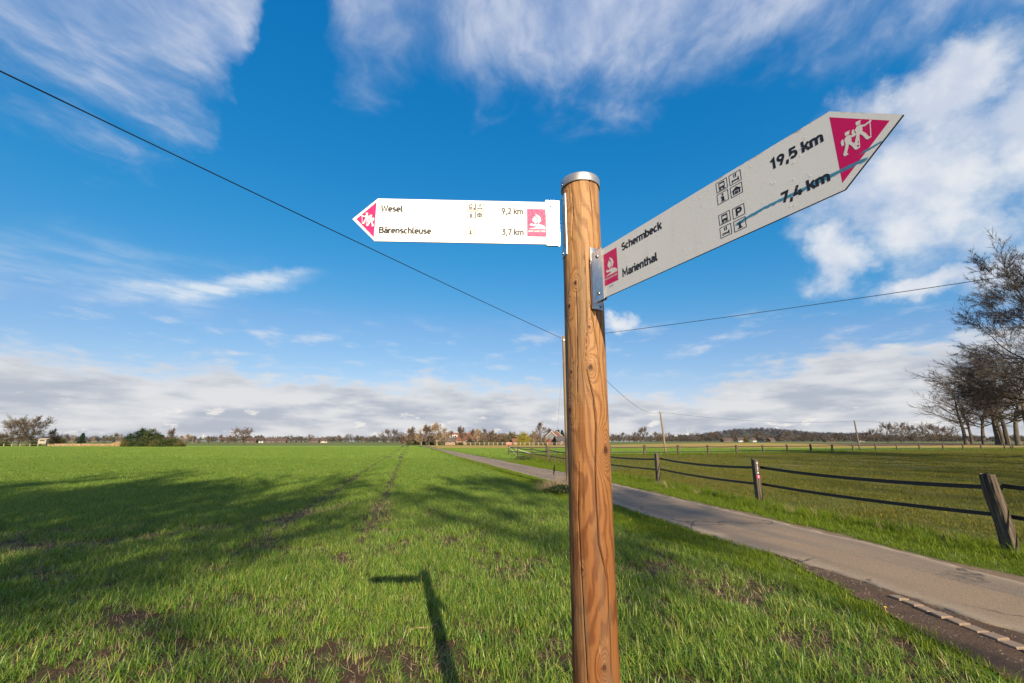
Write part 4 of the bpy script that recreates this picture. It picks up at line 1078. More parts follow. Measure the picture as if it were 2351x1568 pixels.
# way marks stuck on the post: white crosses, figures and a magenta sticker, on its sunlit narrow side
def marks():
    hw = .0730
    for name, kind, z in (('white_mark', 'X', .93), ('white_mark', '1', .875), ('white_mark', '5', .825), ('white_mark', '1', .775), ('black_sticker', 'bX', .715), ('magenta_sticker', 'M', .625)):
        fr = lambda u, v, w: Vector((-.1045 - w, -u, z + v))
        s = .028
        if kind == 'M':
            p = Print(fr, .0008); p.poly([(-.042, -.035), (.042, -.035), (.042, .035), (-.042, .035)]); o = p.obj(name, MAT['magenta'], STK)
            p = Print(fr, .0014); p.poly(disc(0, .011, .016, 10)); p.line([(-.022, -.020), (.02, -.008), (-.01, -.002)], .008); p.obj('motif', MAT['white_print'], o)
        else:
            p = Print(fr, .0012)
            if kind in ('X', 'bX'):
                p.line([(-.022, -.02), (.022, .02)], .009); p.line([(-.022, .02), (.022, -.02)], .009)
            else: p.text(kind, -.014, -.02, .036, .026)
            o = p.obj(name, MAT['white_print'], STK)
            if kind == 'bX':
                q = Print(fr, .0007); q.poly([(-.036, -.026), (.036, -.026), (.036, .026), (-.036, .026)]); q.obj('backing', MAT['ink'], o)
marks()

# ------------------------------------------------------------------ trees
def rotv(d, ang, az):
    """turn unit vectors d by ang towards azimuth az around d"""
    ref = np.where(np.abs(d[:, 2:3]) > .9, np.array([[1., 0, 0]]), np.array([[0, 0, 1.]]))
    a = np.cross(d, ref); a /= np.linalg.norm(a, axis=1, keepdims=True); b = np.cross(d, a)
    s = a * np.cos(az)[:, None] + b * np.sin(az)[:, None]
    return d * np.cos(ang)[:, None] + s * np.sin(ang)[:, None]
def walk(start, d, ln, nseg, wob, trop, r):
    B = len(start); P = np.zeros((B, nseg + 1, 3)); P[:, 0] = start; d = d.copy()
    D = np.zeros_like(P); D[:, 0] = d
    for k in range(nseg):
        d = d + r.normal(0, wob, (B, 3)); d[:, 2] += trop
        d /= np.linalg.norm(d, axis=1, keepdims=True)
        P[:, k + 1] = P[:, k] + d * (ln / nseg)[:, None]; D[:, k + 1] = d
    return P, D
def tubes(P, Rd, sides):
    B, n, _ = P.shape
    T = np.gradient(P, axis=1); T /= np.linalg.norm(T, axis=2, keepdims=True) + 1e-9
    ref = np.where(np.abs(T[..., 2:3]) > .9, np.array([1., 0, 0]), np.array([0, 0, 1.]))
    a = np.cross(T, ref); a /= np.linalg.norm(a, axis=2, keepdims=True) + 1e-9; b = np.cross(T, a)
    g = np.arange(sides) * 2 * np.pi / sides
    V = P[:, :, None] + (a[:, :, None] * np.cos(g)[:, None] + b[:, :, None] * np.sin(g)[:, None]) * Rd[:, :, None, None]
    i = np.arange(B * n * sides).reshape(B, n, sides); j = np.roll(i, -1, 2)
    F = np.stack([i[:, :-1], j[:, :-1], j[:, 1:], i[:, 1:]], -1).reshape(-1, 4)
    return V.reshape(-1, 3), F
class Acc:
    def __init__(self): self.V = []; self.F = {}; self.n = 0
    def add(self, V, F):
        self.V.append(V); self.F.setdefault(F.shape[1], []).append(F + self.n); self.n += len(V)
    def mesh(self, name, mats, smooth=False, tone=None):
        V = np.concatenate(self.V) if self.V else np.zeros((0, 3))
        at_ = {'tone': ('FLOAT', tone)} if tone is not None else None
        return mesh_np(name, V, [np.concatenate(f) for f in self.F.values()], mats, smooth, at_)
def bare_tree(seed, Ht, spread, tr, counts=(11, 7, 7, 5), low=.22, tw=.014, lift=.0, trop=.05, droop=0., fork=1.0, lean=(0, 0)):
    """trunk and limbs in one part, the mesh of twigs in another"""
    r = np.random.default_rng(seed); wood = Acc(); twig = Acc()
    d0 = np.array([[lean[0], lean[1], 1.]]); d0 /= np.linalg.norm(d0)
    P, D = walk(np.zeros((1, 3)), d0, np.array([Ht * .86]), 12, .045, .02, r)
    t = np.linspace(0, 1, 13); rad = tr * ((1 - t) ** .85 * .93 + .05); rad[0] *= 1.35
    P[0, 0, 2] -= .15
    wood.add(*tubes(P, rad[None], 9))
    par = (P, D, np.array([Ht]), rad[None]); prevlen = None
    for lv, c in enumerate(counts):
        P, D, ln, rd = par; B, n, _ = P.shape
        if lv == 0:
            tt = np.sort(r.uniform(low, .97, c))[None]; 
        else: tt = r.uniform(.18, 1.0, (B, c)); tt[:, 0] = 1.0
        q = tt * (n - 1); i0 = np.minimum(q.astype(int), n - 2); f = (q - i0)[..., None]
        bi = np.repeat(np.arange(B)[:, None], tt.shape[1], 1)
        st_ = (P[bi, i0] * (1 - f) + P[bi, i0 + 1] * f).reshape(-1, 3); dd = D[bi, i0].reshape(-1, 3)
        rr = (rd[bi, i0] * (1 - f[..., 0]) + rd[bi, i0 + 1] * f[..., 0]).ravel()
        M = len(st_); tf = tt.ravel()
        if lv == 0:
            az = np.arange(M) * 2.39996 + r.uniform(0, 6); tl = (tf - low) / (1 - low)
            el = R(12) + tl ** 1.2 * R(58) + r.normal(0, .12, M) + lift
            d = np.stack([np.cos(el) * np.cos(az), np.cos(el) * np.sin(az), np.sin(el)], -1)
            L = spread * (np.sqrt(np.clip(1 - (tl * .95 - .22) ** 2 / .72, .12, 1)) * .95) * r.uniform(.82, 1.12, M)
            rmax = tr * .50
        else:
            ang = np.abs(r.normal([.62, .60, .58, .55, .55][lv], .17, M)); ang[tf >= .999] *= .35
            d = rotv(dd, ang, r.uniform(0, 2 * np.pi, M)); L = np.repeat(ln, tt.shape[1]) * np.where(tf >= .999, .48, .60 - .26 * tf) * r.uniform(.75, 1.2, M)
            rmax = 9
        nseg = [7, 5, 4, 3, 2, 2][lv]
        tp = trop * (1 if lv < 3 else .5) - droop * (lv >= 2)
        d /= np.linalg.norm(d, axis=1, keepdims=True)
        Pn, Dn = walk(st_, d, L, nseg, .13 if lv < 3 else .16, tp, r)
        r0 = np.minimum(rr * [.62, .66, .66, .7, .7][lv], rmax); 
        s = np.linspace(1, .28, nseg + 1)
        Rn = np.maximum(r0[:, None] * s[None], tw * (1 if lv < len(counts) - 1 else np.linspace(1, .45, nseg + 1)[None]))
        V, F = tubes(Pn, Rn, [6, 5, 4, 3, 3, 3][lv])
        (wood if lv < 2 else twig).add(V, F)
        par = (Pn, Dn, L, Rn)
    return wood, twig, par
TREE_MESH = {}
def tree_kind(key, mat_w, mat_t, **kw):
    w, t, _ = bare_tree(**kw)
    TREE_MESH[key] = (w.mesh('trunk', [mat_w], True), t.mesh('crown', [mat_t]))
def tree(key, x, y, s, rz, label, cat='tree', group=None, name='bare_tree', mt=None, mw=None, sz=None, z=None):
    t = empty(name, (x, y, float(zt(x, y)) if z is None else z), rz); t.scale = (s, s, sz or s)
    tag(t, label, cat, group)
    a = obj('trunk', TREE_MESH[key][0], t); b = obj('crown', TREE_MESH[key][1], t)
    for o, mm in ((a, mw), (b, mt)):
        if mm: o.material_slots[0].link = 'OBJECT'; o.material_slots[0].material = MAT[mm]
    return t
# the big beech at the right edge, and the kinds used farther off (unit: metres, scaled where placed)
tree_kind('beech', MAT['bark'], MAT['twig_red'], seed=11, Ht=19, spread=10.5, tr=.42, counts=(18, 9, 9, 8, 6), low=.20, tw=.0115, trop=.035)
tree_kind('oak', MAT['bark'], MAT['twig'], seed=21, Ht=16, spread=8.2, tr=.40, counts=(15, 8, 8, 8), low=.24, tw=.030, trop=.03)
tree_kind('oak2', MAT['bark'], MAT['twig'], seed=25, Ht=16, spread=7.4, tr=.38, counts=(14, 8, 8, 8), low=.22, tw=.030, trop=.05)
tree_kind('ash', MAT['bark'], MAT['twig_red'], seed=33, Ht=15, spread=5.2, tr=.30, counts=(15, 8, 8, 7), low=.16, tw=.032, trop=.12, lift=.25)
tree_kind('ash2', MAT['bark'], MAT['twig_red'], seed=37, Ht=15, spread=4.6, tr=.28, counts=(15, 8, 8, 7), low=.12, tw=.034, trop=.13, lift=.3)
tree_kind('round', MAT['bark'], MAT['twig_grey'], seed=41, Ht=12, spread=5.6, tr=.34, counts=(14, 8, 8, 7), low=.24, tw=.036, trop=.04)
tree_kind('birch', MAT['bark_pale'], MAT['twig_red'], seed=47, Ht=15, spread=4.6, tr=.20, counts=(15, 8, 8, 7), low=.18, tw=.026, trop=.10, lift=.3, droop=.12)
tree_kind('rowoak', MAT['bark'], MAT['twig'], seed=71, Ht=16, spread=8.2, tr=.42, counts=(12, 7, 7, 6), low=.30, tw=.0125, trop=.04)
tree_kind('rowoak2', MAT['bark'], MAT['twig'], seed=77, Ht=16, spread=7.6, tr=.38, counts=(12, 7, 7, 6), low=.28, tw=.0125, trop=.05)
tree_kind('tall', MAT['bark'], MAT['twig'], seed=83, Ht=25.5, spread=3.9, tr=.20, counts=(12, 8, 8, 7), low=.79, tw=.028, trop=.04)  # added out of view for field shade, crown kept high to clear the signpost
def leafy_tree(key, seed, Ht, rx, rz_, n, size, mat, mat_w, clump=.75, cone=False, low=.1):
    """crown of many small faces gathered in clumps, around a stem with limbs"""
    r = np.random.default_rng(seed); w, t, par = bare_tree(seed, Ht * .9, rx * .8, .02 * Ht, (9, 6), low=max(low, .05), tw=.02)
    nc = 70; 
    if cone:
        zc = r.uniform(low, 1, nc * 2) ; k = (1 - zc) ** .8 * rx * r.uniform(.55, 1.02, nc * 2); a = r.uniform(0, 6.28, nc * 2)
        C = np.stack([k * np.cos(a), k * np.sin(a), zc * Ht], -1); cs = .16 * rx + .10 * rx * (1 - zc)
    else:
        u = r.normal(0, 1, (nc, 3)); u /= np.linalg.norm(u, axis=1, keepdims=True); u *= r.uniform(.35, 1, (nc, 1)) ** .5
        u[:, 2] = np.abs(u[:, 2]) * 1.0 - .12
        C = u * np.array([rx, rx, Ht * (1 - low)]) * np.array([.86, .86, .88]) + np.array([0, 0, Ht * low]); cs = r.uniform(.14, .30, nc) * rx * clump * 1.4
    ci = r.integers(0, len(C), n); p = C[ci] + np.clip(r.normal(0, .6, (n, 3)), -1.3, 1.3) * np.asarray(cs)[ci][:, None] * np.array([1, 1, .8])
    p[:, 2] = np.maximum(p[:, 2], .05)
    e1 = r.normal(0, 1, (n, 3)); e1 /= np.linalg.norm(e1, axis=1, keepdims=True); e2 = np.cross(e1, r.normal(0, 1, (n, 3))); e2 /= np.linalg.norm(e2, axis=1, keepdims=True)
    s = size * r.uniform(.6, 1.3, (n, 1)); V = np.stack([p - e1 * s, p + e2 * s * .5, p + e1 * s, p - e2 * s * .5], 1).reshape(-1, 3)
    F = np.arange(n * 4).reshape(n, 4)
    TREE_MESH[key] = (w.mesh('trunk', [mat_w], True), mesh_np('crown', V, [F], [mat], False, {'tone': ('FLOAT', np.repeat(r.random(n), 4))}))
leafy_tree('conifer', 61, 9, 2.6, 9, 9000, .20, MAT['needle'], MAT['bark'], cone=True, low=.04)
leafy_tree('pine', 62, 10, 4.2, 10, 9000, .24, MAT['evergreen'], MAT['bark'], .8, low=.10)
leafy_tree('shrub', 63, 4, 3.0, 4, 6000, .17, MAT['evergreen'], MAT['bark'], .9, low=.02)
leafy_tree('hedge', 64, 4, 2.6, 4, 5000, .13, MAT['shrub'], MAT['bark'], .9, low=.02)
leafy_tree('willow', 65, 8, 3.7, 8, 9000, .15, MAT['willow'], MAT['bark'], .9, low=.06)

ORD = ['first', 'second', 'third', 'fourth', 'fifth', 'sixth', 'seventh', 'eighth', 'ninth', 'tenth', 'eleventh', 'twelfth', 'thirteenth', 'fourteenth', 'fifteenth', 'sixteenth', 'seventeenth']
def PT(key, px, F, top, rz, label, unit, group=None, wide=1.12, **kw):
    """plant a tree that shows at column px at distance F with its top at row top"""
    x = at(px, F); z = float(zt(x, F)); s = (hgt(top, F) - z) / unit
    return tree(key, x, F, s * wide, rz, label, group=group, sz=s, **kw)
U = dict(rowoak=16.0, rowoak2=16.0, beech=18.6, oak=16.0, oak2=16.2, ash=15.6, ash2=15.6, round=12.2, birch=15.4, conifer=9.2, pine=9.6, shrub=3.9, hedge=3.9, willow=7.8)

tree('beech', 59.5, 43.0, .98, .4, 'big bare beech reaching in from the right edge', name='bare_beech_tree', mt='twig_dark')
G = 'row of bare oaks on the right'
for k, (px, F, top, key, rz, lab) in enumerate([
        (2221, 150, 893, 'rowoak', .3, 'broad leaning bare oak at the left end of the right-hand tree row'), (2234, 168, 905, 'rowoak2', 1.2, 'slim bare tree second from the left in the right-hand tree row'),
        (2262, 152, 888, 'rowoak2', 2.6, 'bare oak third from the left in the right-hand tree row'), (2294, 146, 870, 'rowoak', 4.1, 'tall bare oak fourth from the left in the right-hand tree row'),
        (2306, 172, 880, 'rowoak2', 5.0, 'bare tree fifth from the left in the right-hand tree row'), (2318, 150, 866, 'rowoak', .9, 'bare oak sixth from the left in the right-hand tree row'),
        (2341, 140, 850, 'rowoak2', 3.3, 'tall bare oak right at the edge of the right-hand tree row'), (2372, 138, 850, 'rowoak', 2.0, 'bare oak half cut off by the right picture edge')]):
    PT(key, px, F, top, rz, lab, U[key], G, mt='twig_red' if k % 2 else 'twig', wide=1.25)
# avenue beyond, smaller
for k, (px, top, key) in enumerate([(2040, 977, 'round'), (2072, 974, 'oak2'), (2100, 982, 'round'), (2122, 978, 'oak'), (2146, 980, 'round'), (2166, 984, 'round'), (2190, 982, 'oak2'), (2008, 990, 'round')]):
    PT(key, px, 300, top, k * 1.3, 'small bare avenue tree left of the tree row, %s from the left' % ['second', 'third', 'fourth', 'fifth', 'sixth', 'seventh', 'eighth', 'first'][k], U[key], 'trees of the distant avenue', mt=('twig_grey', 'twig_red')[k % 2])
# the wood behind the camera whose shade falls on the near field and the paddock
SHADE = [(-3.0, -24, 'oak', 1.15, .2), (-11.5, -25, 'oak2', 1.18, 2.0), (-20, -22, 'oak', 1.1, 3.9), (-29, -23, 'oak2', 1.1, 1.1), (-4.6, -8.5, 'oak2', .74, 4.4), (-13.5, -10, 'oak', .72, .8), (11.4, -26, 'tall', 1.0, 2.4), (1.5, -30, 'tall', 1.02, .3),
         (40, 12, 'rowoak', 1.15, 1.0), (37, -3, 'rowoak2', 1.15, 2.2), (33, -14, 'rowoak', 1.1, 4.0), (29, -26, 'rowoak2', 1.2, 5.1), (50, 20, 'rowoak2', 1.15, 3.0), (60, 30, 'rowoak', 1.2, .7), (48, 5, 'rowoak', 1.1, 3.6)]
SHL = ['one of the bare trees behind the viewer', 'one of the bare trees beyond the right picture edge']
for x, y, k, s, rz in SHADE:
    if x < 20: tree(k, x, y, s, rz, 'bare tree behind the viewpoint shading the near field', group='shade trees behind the viewpoint')
    else: tree(k, x, y, s, rz, 'bare tree beyond the right picture edge shading the paddock', group='shade trees beyond the right edge')

# left background
PT('oak', 18, 168, 972, .5, 'big bare tree at the far left edge of the field', U['oak'], mt='twig')
PT('oak2', 66, 165, 963, 2.1, 'tall bare tree behind the raised hunting hide', U['oak2'], mt='twig', wide=1.3)
PT('oak', 42, 176, 967, 3.7, 'bare tree between the two big trees at the far left', U['oak'], mt='twig_olive')
PT('ash', 112, 172, 985, 1.0, 'dark twiggy tree right of the hunting hide', U['ash'], mt='twig')
PT('hedge', 128, 176, 995, .0, 'brown bushy shrub right of the hunting hide', U['hedge'], name='shrub', mt='shrub')
PT('shrub', 75, 163, 1010, .0, 'green bush at the foot of the trees left of the hide', U['shrub'], name='shrub')
PT('shrub', 8, 163, 1012, 2.0, 'low green bush at the left picture edge', U['shrub'], name='shrub')
PT('conifer', 185, 190, 994.5, 0, 'single dark conical fir left of the evergreen thicket', U['conifer'], name='fir_tree')
for k, (px, top, key, mt_) in enumerate([(150, 1000, 'round', 'twig_grey'), (166, 999, 'birch', 'twig_tan'), (212, 1001, 'birch', 'twig_tan'), (238, 1000, 'ash2', 'twig_olive'), (262, 998, 'round', 'twig_olive'), (276, 997, 'birch', 'twig_tan')]):
    PT(key, px, 260 + 12 * (k % 3), top, k * 1.7, 'pale slender tree around the dark fir, %s from the left' % ORD[k], U[key], 'pale trees behind the reeds', mt=mt_)
PT('pine', 318, 152, 976, .4, 'tall dark evergreen in the round thicket', U['pine'], name='evergreen_tree', mt='needle')
PT('pine', 340, 150, 978, 2.2, 'brownish evergreen right of the tallest in the round thicket', U['pine'], name='evergreen_tree')
PT('pine', 298, 151, 990, 4.0, 'smaller dark evergreen on the left of the round thicket', U['pine'], name='evergreen_tree', mt='needle')
PT('pine', 362, 153, 990, 5.2, 'olive evergreen on the right slope of the round thicket', U['pine'], name='evergreen_tree')
PT('ash', 386, 158, 984, .9, 'reddish bare tree rising from the right of the thicket', U['ash'])
for k, (px, top) in enumerate([(285, 1009), (305, 1008), (328, 1008), (352, 1007), (375, 1004), (396, 1002), (412, 1008)]):
    PT('shrub' if k % 3 else 'hedge', px, 147 + k % 2, top, k * .9, 'low shrub along the foot of the round thicket, %s from the left' % ORD[k], U['shrub'], 'shrubs edging the thicket', name='shrub')
for k, (px, F, top, key, mt_) in enumerate([(428, 230, 1000, 'round', 'twig_tan'), (455, 250, 1003, 'ash2', 'twig_olive'), (478, 250, 1001, 'ash', 'twig_olive'), (505, 230, 998, 'ash', 'twig_red'), (522, 232, 999, 'ash2', 'twig_red')]):
    PT(key, px, F, top, k * 2.1, 'mid-sized tree right of the thicket, %s from the left' % ORD[k], U[key], 'trees right of the thicket', mt=mt_)
PT('oak', 538, 225, 987, .3, 'bare round tree, left one of a close pair', U['oak'], mt='twig_red')
PT('oak2', 560, 226, 986, 1.9, 'bare round tree, right one of a close pair', U['oak2'], mt='twig_red')
# low horizon trees, left middle
r_ = np.random.default_rng(90)
for k, px in enumerate([598, 618, 640, 668, 690, 712, 735, 752, 776, 800, 822, 838, 858]):
    PT(['round', 'oak2', 'ash', 'oak'][k % 4], px, 430 + 20 * (k % 3), float(r_.uniform(998, 1006)), k * 1.1, 'small far-off horizon tree left of the road, %s from the left' % ORD[k], U[['round', 'oak2', 'ash', 'oak'][k % 4]], 'small horizon trees', mt=['twig_grey', 'twig', 'twig_red'][k % 3])
PT('round', 886, 330, 990, .2, 'round bare tree, leftmost of the dark trio before the road bend', U['round'], mt='twig_grey')
PT('round', 904, 330, 990, 2.2, 'round bare tree in the middle of the dark trio before the road bend', U['round'], mt='twig_grey')
PT('oak2', 922, 335, 994, 4.2, 'bare tree on the right of the dark trio before the road bend', U['oak2'], mt='twig_grey')
# farmstead trees, centre
C_ = 'bare trees round the farmstead'
for k, (px, F, top, key, mt_, lab) in enumerate([
        (943, 215, 981, 'ash', 'twig_red', 'bare tree at the left end of the farmstead trees'), (967, 212, 978, 'ash2', 'twig_tan', 'second bare tree in the farmstead row'),
        (985, 208, 976, 'ash', 'twig_red', 'tall bare tree just left of the pale trunk'), (1003, 200, 972, 'ash', 'twig_tan', 'tallest pale sunlit tree above the road bend'),
        (1023, 203, 984, 'birch', 'twig_tan', 'small pale tree beside the road bend'), (1037, 225, 989, 'ash2', 'twig_red', 'slim tree left of the brick farmhouse'),
        (1062, 222, 980, 'ash', 'twig_red', 'bare tree in front of the brick farmhouse'), (1079, 226, 986, 'ash2', 'twig_red', 'reddish tree right of the brick farmhouse'),
        (1095, 224, 985, 'ash', 'twig_tan', 'bare tree in the middle of the farm hedge'), (1110, 228, 985, 'birch', 'twig_red', 'reddish tree over the white posts'),
        (1127, 226, 988, 'ash', 'twig_red', 'bare tree at the right of the farm hedge'), (1143, 232, 996, 'ash2', 'twig_red', 'low bare tree before the yellow willow'),
        (1160, 235, 999, 'ash', 'twig_olive', 'olive budding tree left of the willow'), (1172, 236, 996, 'round', 'twig_olive', 'round budding tree touching the willow'),
        (1242, 222, 971, 'birch', 'twig_red', 'tall birch between willow and red-roofed house'), (1222, 214, 990, 'birch', 'twig_tan', 'thin pale-stemmed birch right of the willow'),
        (1265, 230, 984, 'ash2', 'twig_grey', 'thin dark tree before the red-roofed house')]):
    PT(key, px, F, top, k * 1.9, lab, U[key], C_, wide=1.5, mt=mt_, mw='bark_pale' if mt_ == 'twig_tan' else None)
for k, (px, top) in enumerate([(940, 1012), (955, 1010), (972, 1011), (990, 1012), (1008, 1014), (1040, 1013), (1057, 1014), (1075, 1013), (1090, 1010), (1105, 1010), (1120, 1009), (1135, 1011), (1150, 1012), (1165, 1010), (1230, 1012), (1248, 1013)]):
    PT('hedge' if k % 3 else 'shrub', px, 216 + 3 * (k % 3), top, k * 1.3, 'rounded hedge shrub before the farmstead, %s from the left' % ORD[k], U['hedge'], 'farm hedge shrubs', name='shrub')
PT('willow', 1203, 212, 984.5, .5, 'bright yellow-green willow left of the birch', U['willow'], name='willow_tree')
PT('conifer', 1282, 236, 987, .1, 'dark spruce behind the red-roofed house', U['conifer'], name='spruce_tree')
PT('conifer', 1291, 238, 988, 1.4, 'dark spruce half hidden by the telephone pole', U['conifer'], name='spruce_tree')
# right middle distance
PT('ash', 1470, 420, 982, .5, 'tall bare tree, left of a pair above the far tree line', U['ash'], mt='twig_grey')
PT('ash2', 1483, 420, 980, 2.5, 'tall bare tree, right of a pair above the far tree line', U['ash2'], mt='twig_grey')
for k, px in enumerate([1408, 1420, 1432, 1446, 1458, 1494, 1506, 1518, 1532, 1546, 1560]):
    key = ['oak', 'ash', 'round', 'oak2'][k % 4]
    PT(key, px, 400 + 15 * (k % 3), float(r_.uniform(994, 1000)), k * 1.4, 'bare tree in the far line right of the signpost, %s from the left' % ORD[k], U[key], 'far tree line right of the signpost', mt=['twig_red', 'twig', 'twig_grey'][k % 3])
PT('willow', 1715, 420, 1000, 1., 'small round olive tree before the distant wood', U['willow'], name='round_tree', mt='shrub')
for k, px in enumerate([1590, 1612, 1640, 1662, 1684, 1738, 1760, 1782, 1806, 1828, 1850, 1874, 1898, 1922, 1946, 1966, 1988]):
    key = ['oak', 'round', 'oak2', 'ash'][k % 4]
    PT(key, px, 520 + 30 * (k % 3), float(r_.uniform(993, 1001)), k * 1.4, 'grey bare tree below the wooded hill, %s from the left' % ORD[k], U[key], 'distant trees below the wooded hill', mt=['twig_grey', 'twig', 'twig_red'][k % 3])
# woods that read as one mass
def wood_mass(name, label, pts, tris, wmul, mat, hmin, hmax, seed):
    r = np.random.default_rng(seed); V = []
    for x, y, z in pts:
        h = r.uniform(hmin, hmax); w_ = h * r.uniform(.32, .5) * wmul
        u = r.normal(0, 1, (tris, 3)); u /= np.linalg.norm(u, axis=1, keepdims=True); u *= r.random((tris, 1)) ** .35
        c = u * np.array([w_, w_, h * .45]) + np.array([x, y, z + h * .55])
        e = r.normal(0, 1, (tris, 3, 3)) * (h * .075)
        V.append(c[:, None] + e)
    V = np.concatenate(V).reshape(-1, 3); F = np.arange(len(V)).reshape(-1, 3)
    o = obj(name, mesh_np(name, V, [F], [mat], False, {'tone': ('FLOAT', np.repeat(r.random(len(F)), 3))})); tag(o, label, 'wood', kind='stuff')
MAT['wood_far'] = simple('far_wood', (.060, .060, .070), .95, var=.35, scale=.02)  # slight blue haze is put into the base colour
MAT['wood_mid'] = simple('mid_wood', (.060, .052, .044), .95, var=.4, scale=.05)
MAT['hillgrass'] = simple('hill_grass', (.055, .062, .045), .95, var=.3, scale=.01)
def hillz(x, y): return 21 * np.exp(-(((x - 640) / 150) ** 2 + ((y - 1150) / 140) ** 2)) + 14 * np.exp(-(((x - 900) / 330) ** 2 + ((y - 1250) / 150) ** 2)) + 9 * np.exp(-(((x - 1500) / 420) ** 2 + ((y - 1200) / 200) ** 2))
xs = np.linspace(150, 2300, 110); ys = np.linspace(800, 1700, 40); X, Y = np.meshgrid(xs, ys); Z = hillz(X, Y) + zt(X, Y) - .4
i = np.arange(X.size).reshape(X.shape); F = np.stack([i[:-1, :-1], i[:-1, 1:], i[1:, 1:], i[1:, :-1]], -1).reshape(-1, 4)
tag(obj('hill', mesh_np('hill', np.stack([X, Y, Z], -1), [F], [MAT['hillgrass']], True)), kind='structure')
r_ = np.random.default_rng(5)
def scat(n, x0, x1, y0, y1, f):
    x = r_.uniform(x0, x1, n); y = r_.uniform(y0, y1, n); k = f(x, y) > r_.random(n); return [(a, b, float(hillz(a, b) + zt(a, b))) for a, b in zip(x[k], y[k])]
wood_mass('distant_wood', 'haze-tinted bluish bare woods covering the distant hill', scat(1500, 350, 1000, 960, 1320, lambda x, y: hillz(x, y) / 16 + .05) + scat(700, 250, 2200, 900, 1000, lambda x, y: .8 + 0 * x), 60, 1.0, MAT['wood_far'], 7, 12, 3)
wood_mass('distant_wood', 'thin brown belt of woods along the right horizon', [(at(px, F_), F_, float(zt(at(px, F_), F_))) for px, F_ in zip(r_.uniform(1395, 2360, 520), r_.uniform(520, 700, 520))], 70, 1.2, MAT['wood_mid'], 5.5, 10, 4)
wood_mass('distant_wood', 'thin dark belt of woods along the left horizon', [(at(px, F_), F_, float(zt(at(px, F_), F_))) for px, F_ in zip(r_.uniform(-40, 960, 520), r_.uniform(480, 640, 520))], 70, 1.2, MAT['wood_mid'], 4.5, 8.5, 6)
wood_mass('hedge_belt', 'brown thicket behind the farmstead trees', [(at(px, F_), F_, 0.) for px, F_ in zip(r_.uniform(935, 1300, 170), r_.uniform(245, 275, 170))], 150, 1.0, MAT['twig_red'], 3.5, 7, 7)

# ------------------------------------------------------------------ buildings
def house(name, label, px, F, width, depth, wall_h, ridge_h, rz, wall, roof, gable=None, windows=(), door=None, chimney=True, trim=False):
    x = at(px, F); t = empty(name, (x, F, float(zt(x, F))), rz); tag(t, label, 'building')
    w2, d2 = width / 2, depth / 2; m = MB()
    # walls with gable ends on +-x
    m.add([(-w2, -d2, -.2), (w2, -d2, -.2), (w2, d2, -.2), (-w2, d2, -.2), (-w2, -d2, wall_h), (w2, -d2, wall_h), (w2, d2, wall_h), (-w2, d2, wall_h)],
          [(0, 1, 5, 4), (2, 3, 7, 6), (1, 2, 6, 5), (3, 0, 4, 7)])
    m.obj('wall', wall, t)
    m = MB(); m.add([(-w2, -d2, wall_h), (-w2, d2, wall_h), (-w2, 0, ridge_h - .1)], [(0, 2, 1)]); m.add([(w2, -d2, wall_h), (w2, d2, wall_h), (w2, 0, ridge_h - .1)], [(0, 1, 2)]); m.obj('gable', gable or wall, t)
    o_ = .35; ov = .4; th = .16; rt = MB()
    sl = (ridge_h - wall_h) / d2
    for s in (-1, 1):
        e0 = (d2 + ov); ze = wall_h - sl * ov
        rt.add([(-w2 - o_, s * e0, ze), (w2 + o_, s * e0, ze), (w2 + o_, 0, ridge_h), (-w2 - o_, 0, ridge_h), (-w2 - o_, s * e0, ze + th), (w2 + o_, s * e0, ze + th), (w2 + o_, 0, ridge_h + th), (-w2 - o_, 0, ridge_h + th)],
               [(0, 1, 2, 3), (4, 7, 6, 5), (0, 4, 5, 1), (1, 5, 6, 2), (3, 7, 4, 0)])
    rf = rt.obj('roof', roof, t)
    if chimney:
        m = MB(); m.box((w2 * .4, .0, ridge_h + .35), (.6, .6, 1.2)); m.obj('chimney', MAT['brick'], rf)
    if trim:
        for s in (-1, 1):
            m = MB()
            for q in (-1, 1):
                a = Vector((s * (w2 + o_ + .03), q * (d2 + ov), wall_h - sl * ov + .03)); b_ = Vector((s * (w2 + o_ + .03), 0, ridge_h + .03)); dv = Vector((0, 0, .30))
                m.add([a - Vector((.04, 0, 0)), a + Vector((.04, 0, 0)), b_ + Vector((.04, 0, 0)), b_ - Vector((.04, 0, 0)), a - Vector((.04, 0, 0)) + dv, a + Vector((.04, 0, 0)) + dv, b_ + Vector((.04, 0, 0)) + dv, b_ - Vector((.04, 0, 0)) + dv],
                      [(0, 1, 2, 3), (4, 7, 6, 5), (1, 5, 6, 2), (0, 3, 7, 4), (0, 4, 5, 1), (2, 6, 7, 3)])
            m.obj('bargeboard', MAT['render'], rf)
    for wx, wz_, ww, wh in windows:
        m = MB(); m.box((wx, -d2 - .02, wz_), (ww + .2, .06, wh + .2)); fr_ = m.obj('window', MAT['render'], t)
        m = MB(); m.box((wx, -d2 - .055, wz_), (ww, .02, wh)); m.obj('pane', MAT['glass'], fr_)
    if door:
        m = MB(); m.box((door, -d2 - .03, 1.0), (1.1, .06, 2.0)); m.obj('door', MAT['timber'], t)
    return t
house('farmhouse', 'red-roofed house with white gable edge right of the birch', 1274, 228, 7.0, 8.5, 3.0, 6.6, R(60), MAT['brick'], MAT['tile_red'], MAT['slate'], [(-1.5, 1.5, .9, 1.1), (1.5, 1.5, .9, 1.1)], 0., trim=True)
house('barn', 'dark low barn beside the telephone pole', 1294, 222, 9, 6, 2.2, 4.2, R(15), MAT['timber'], MAT['tile_dark'], None, [(-2, 1.2, .8, .7)], 2., False)
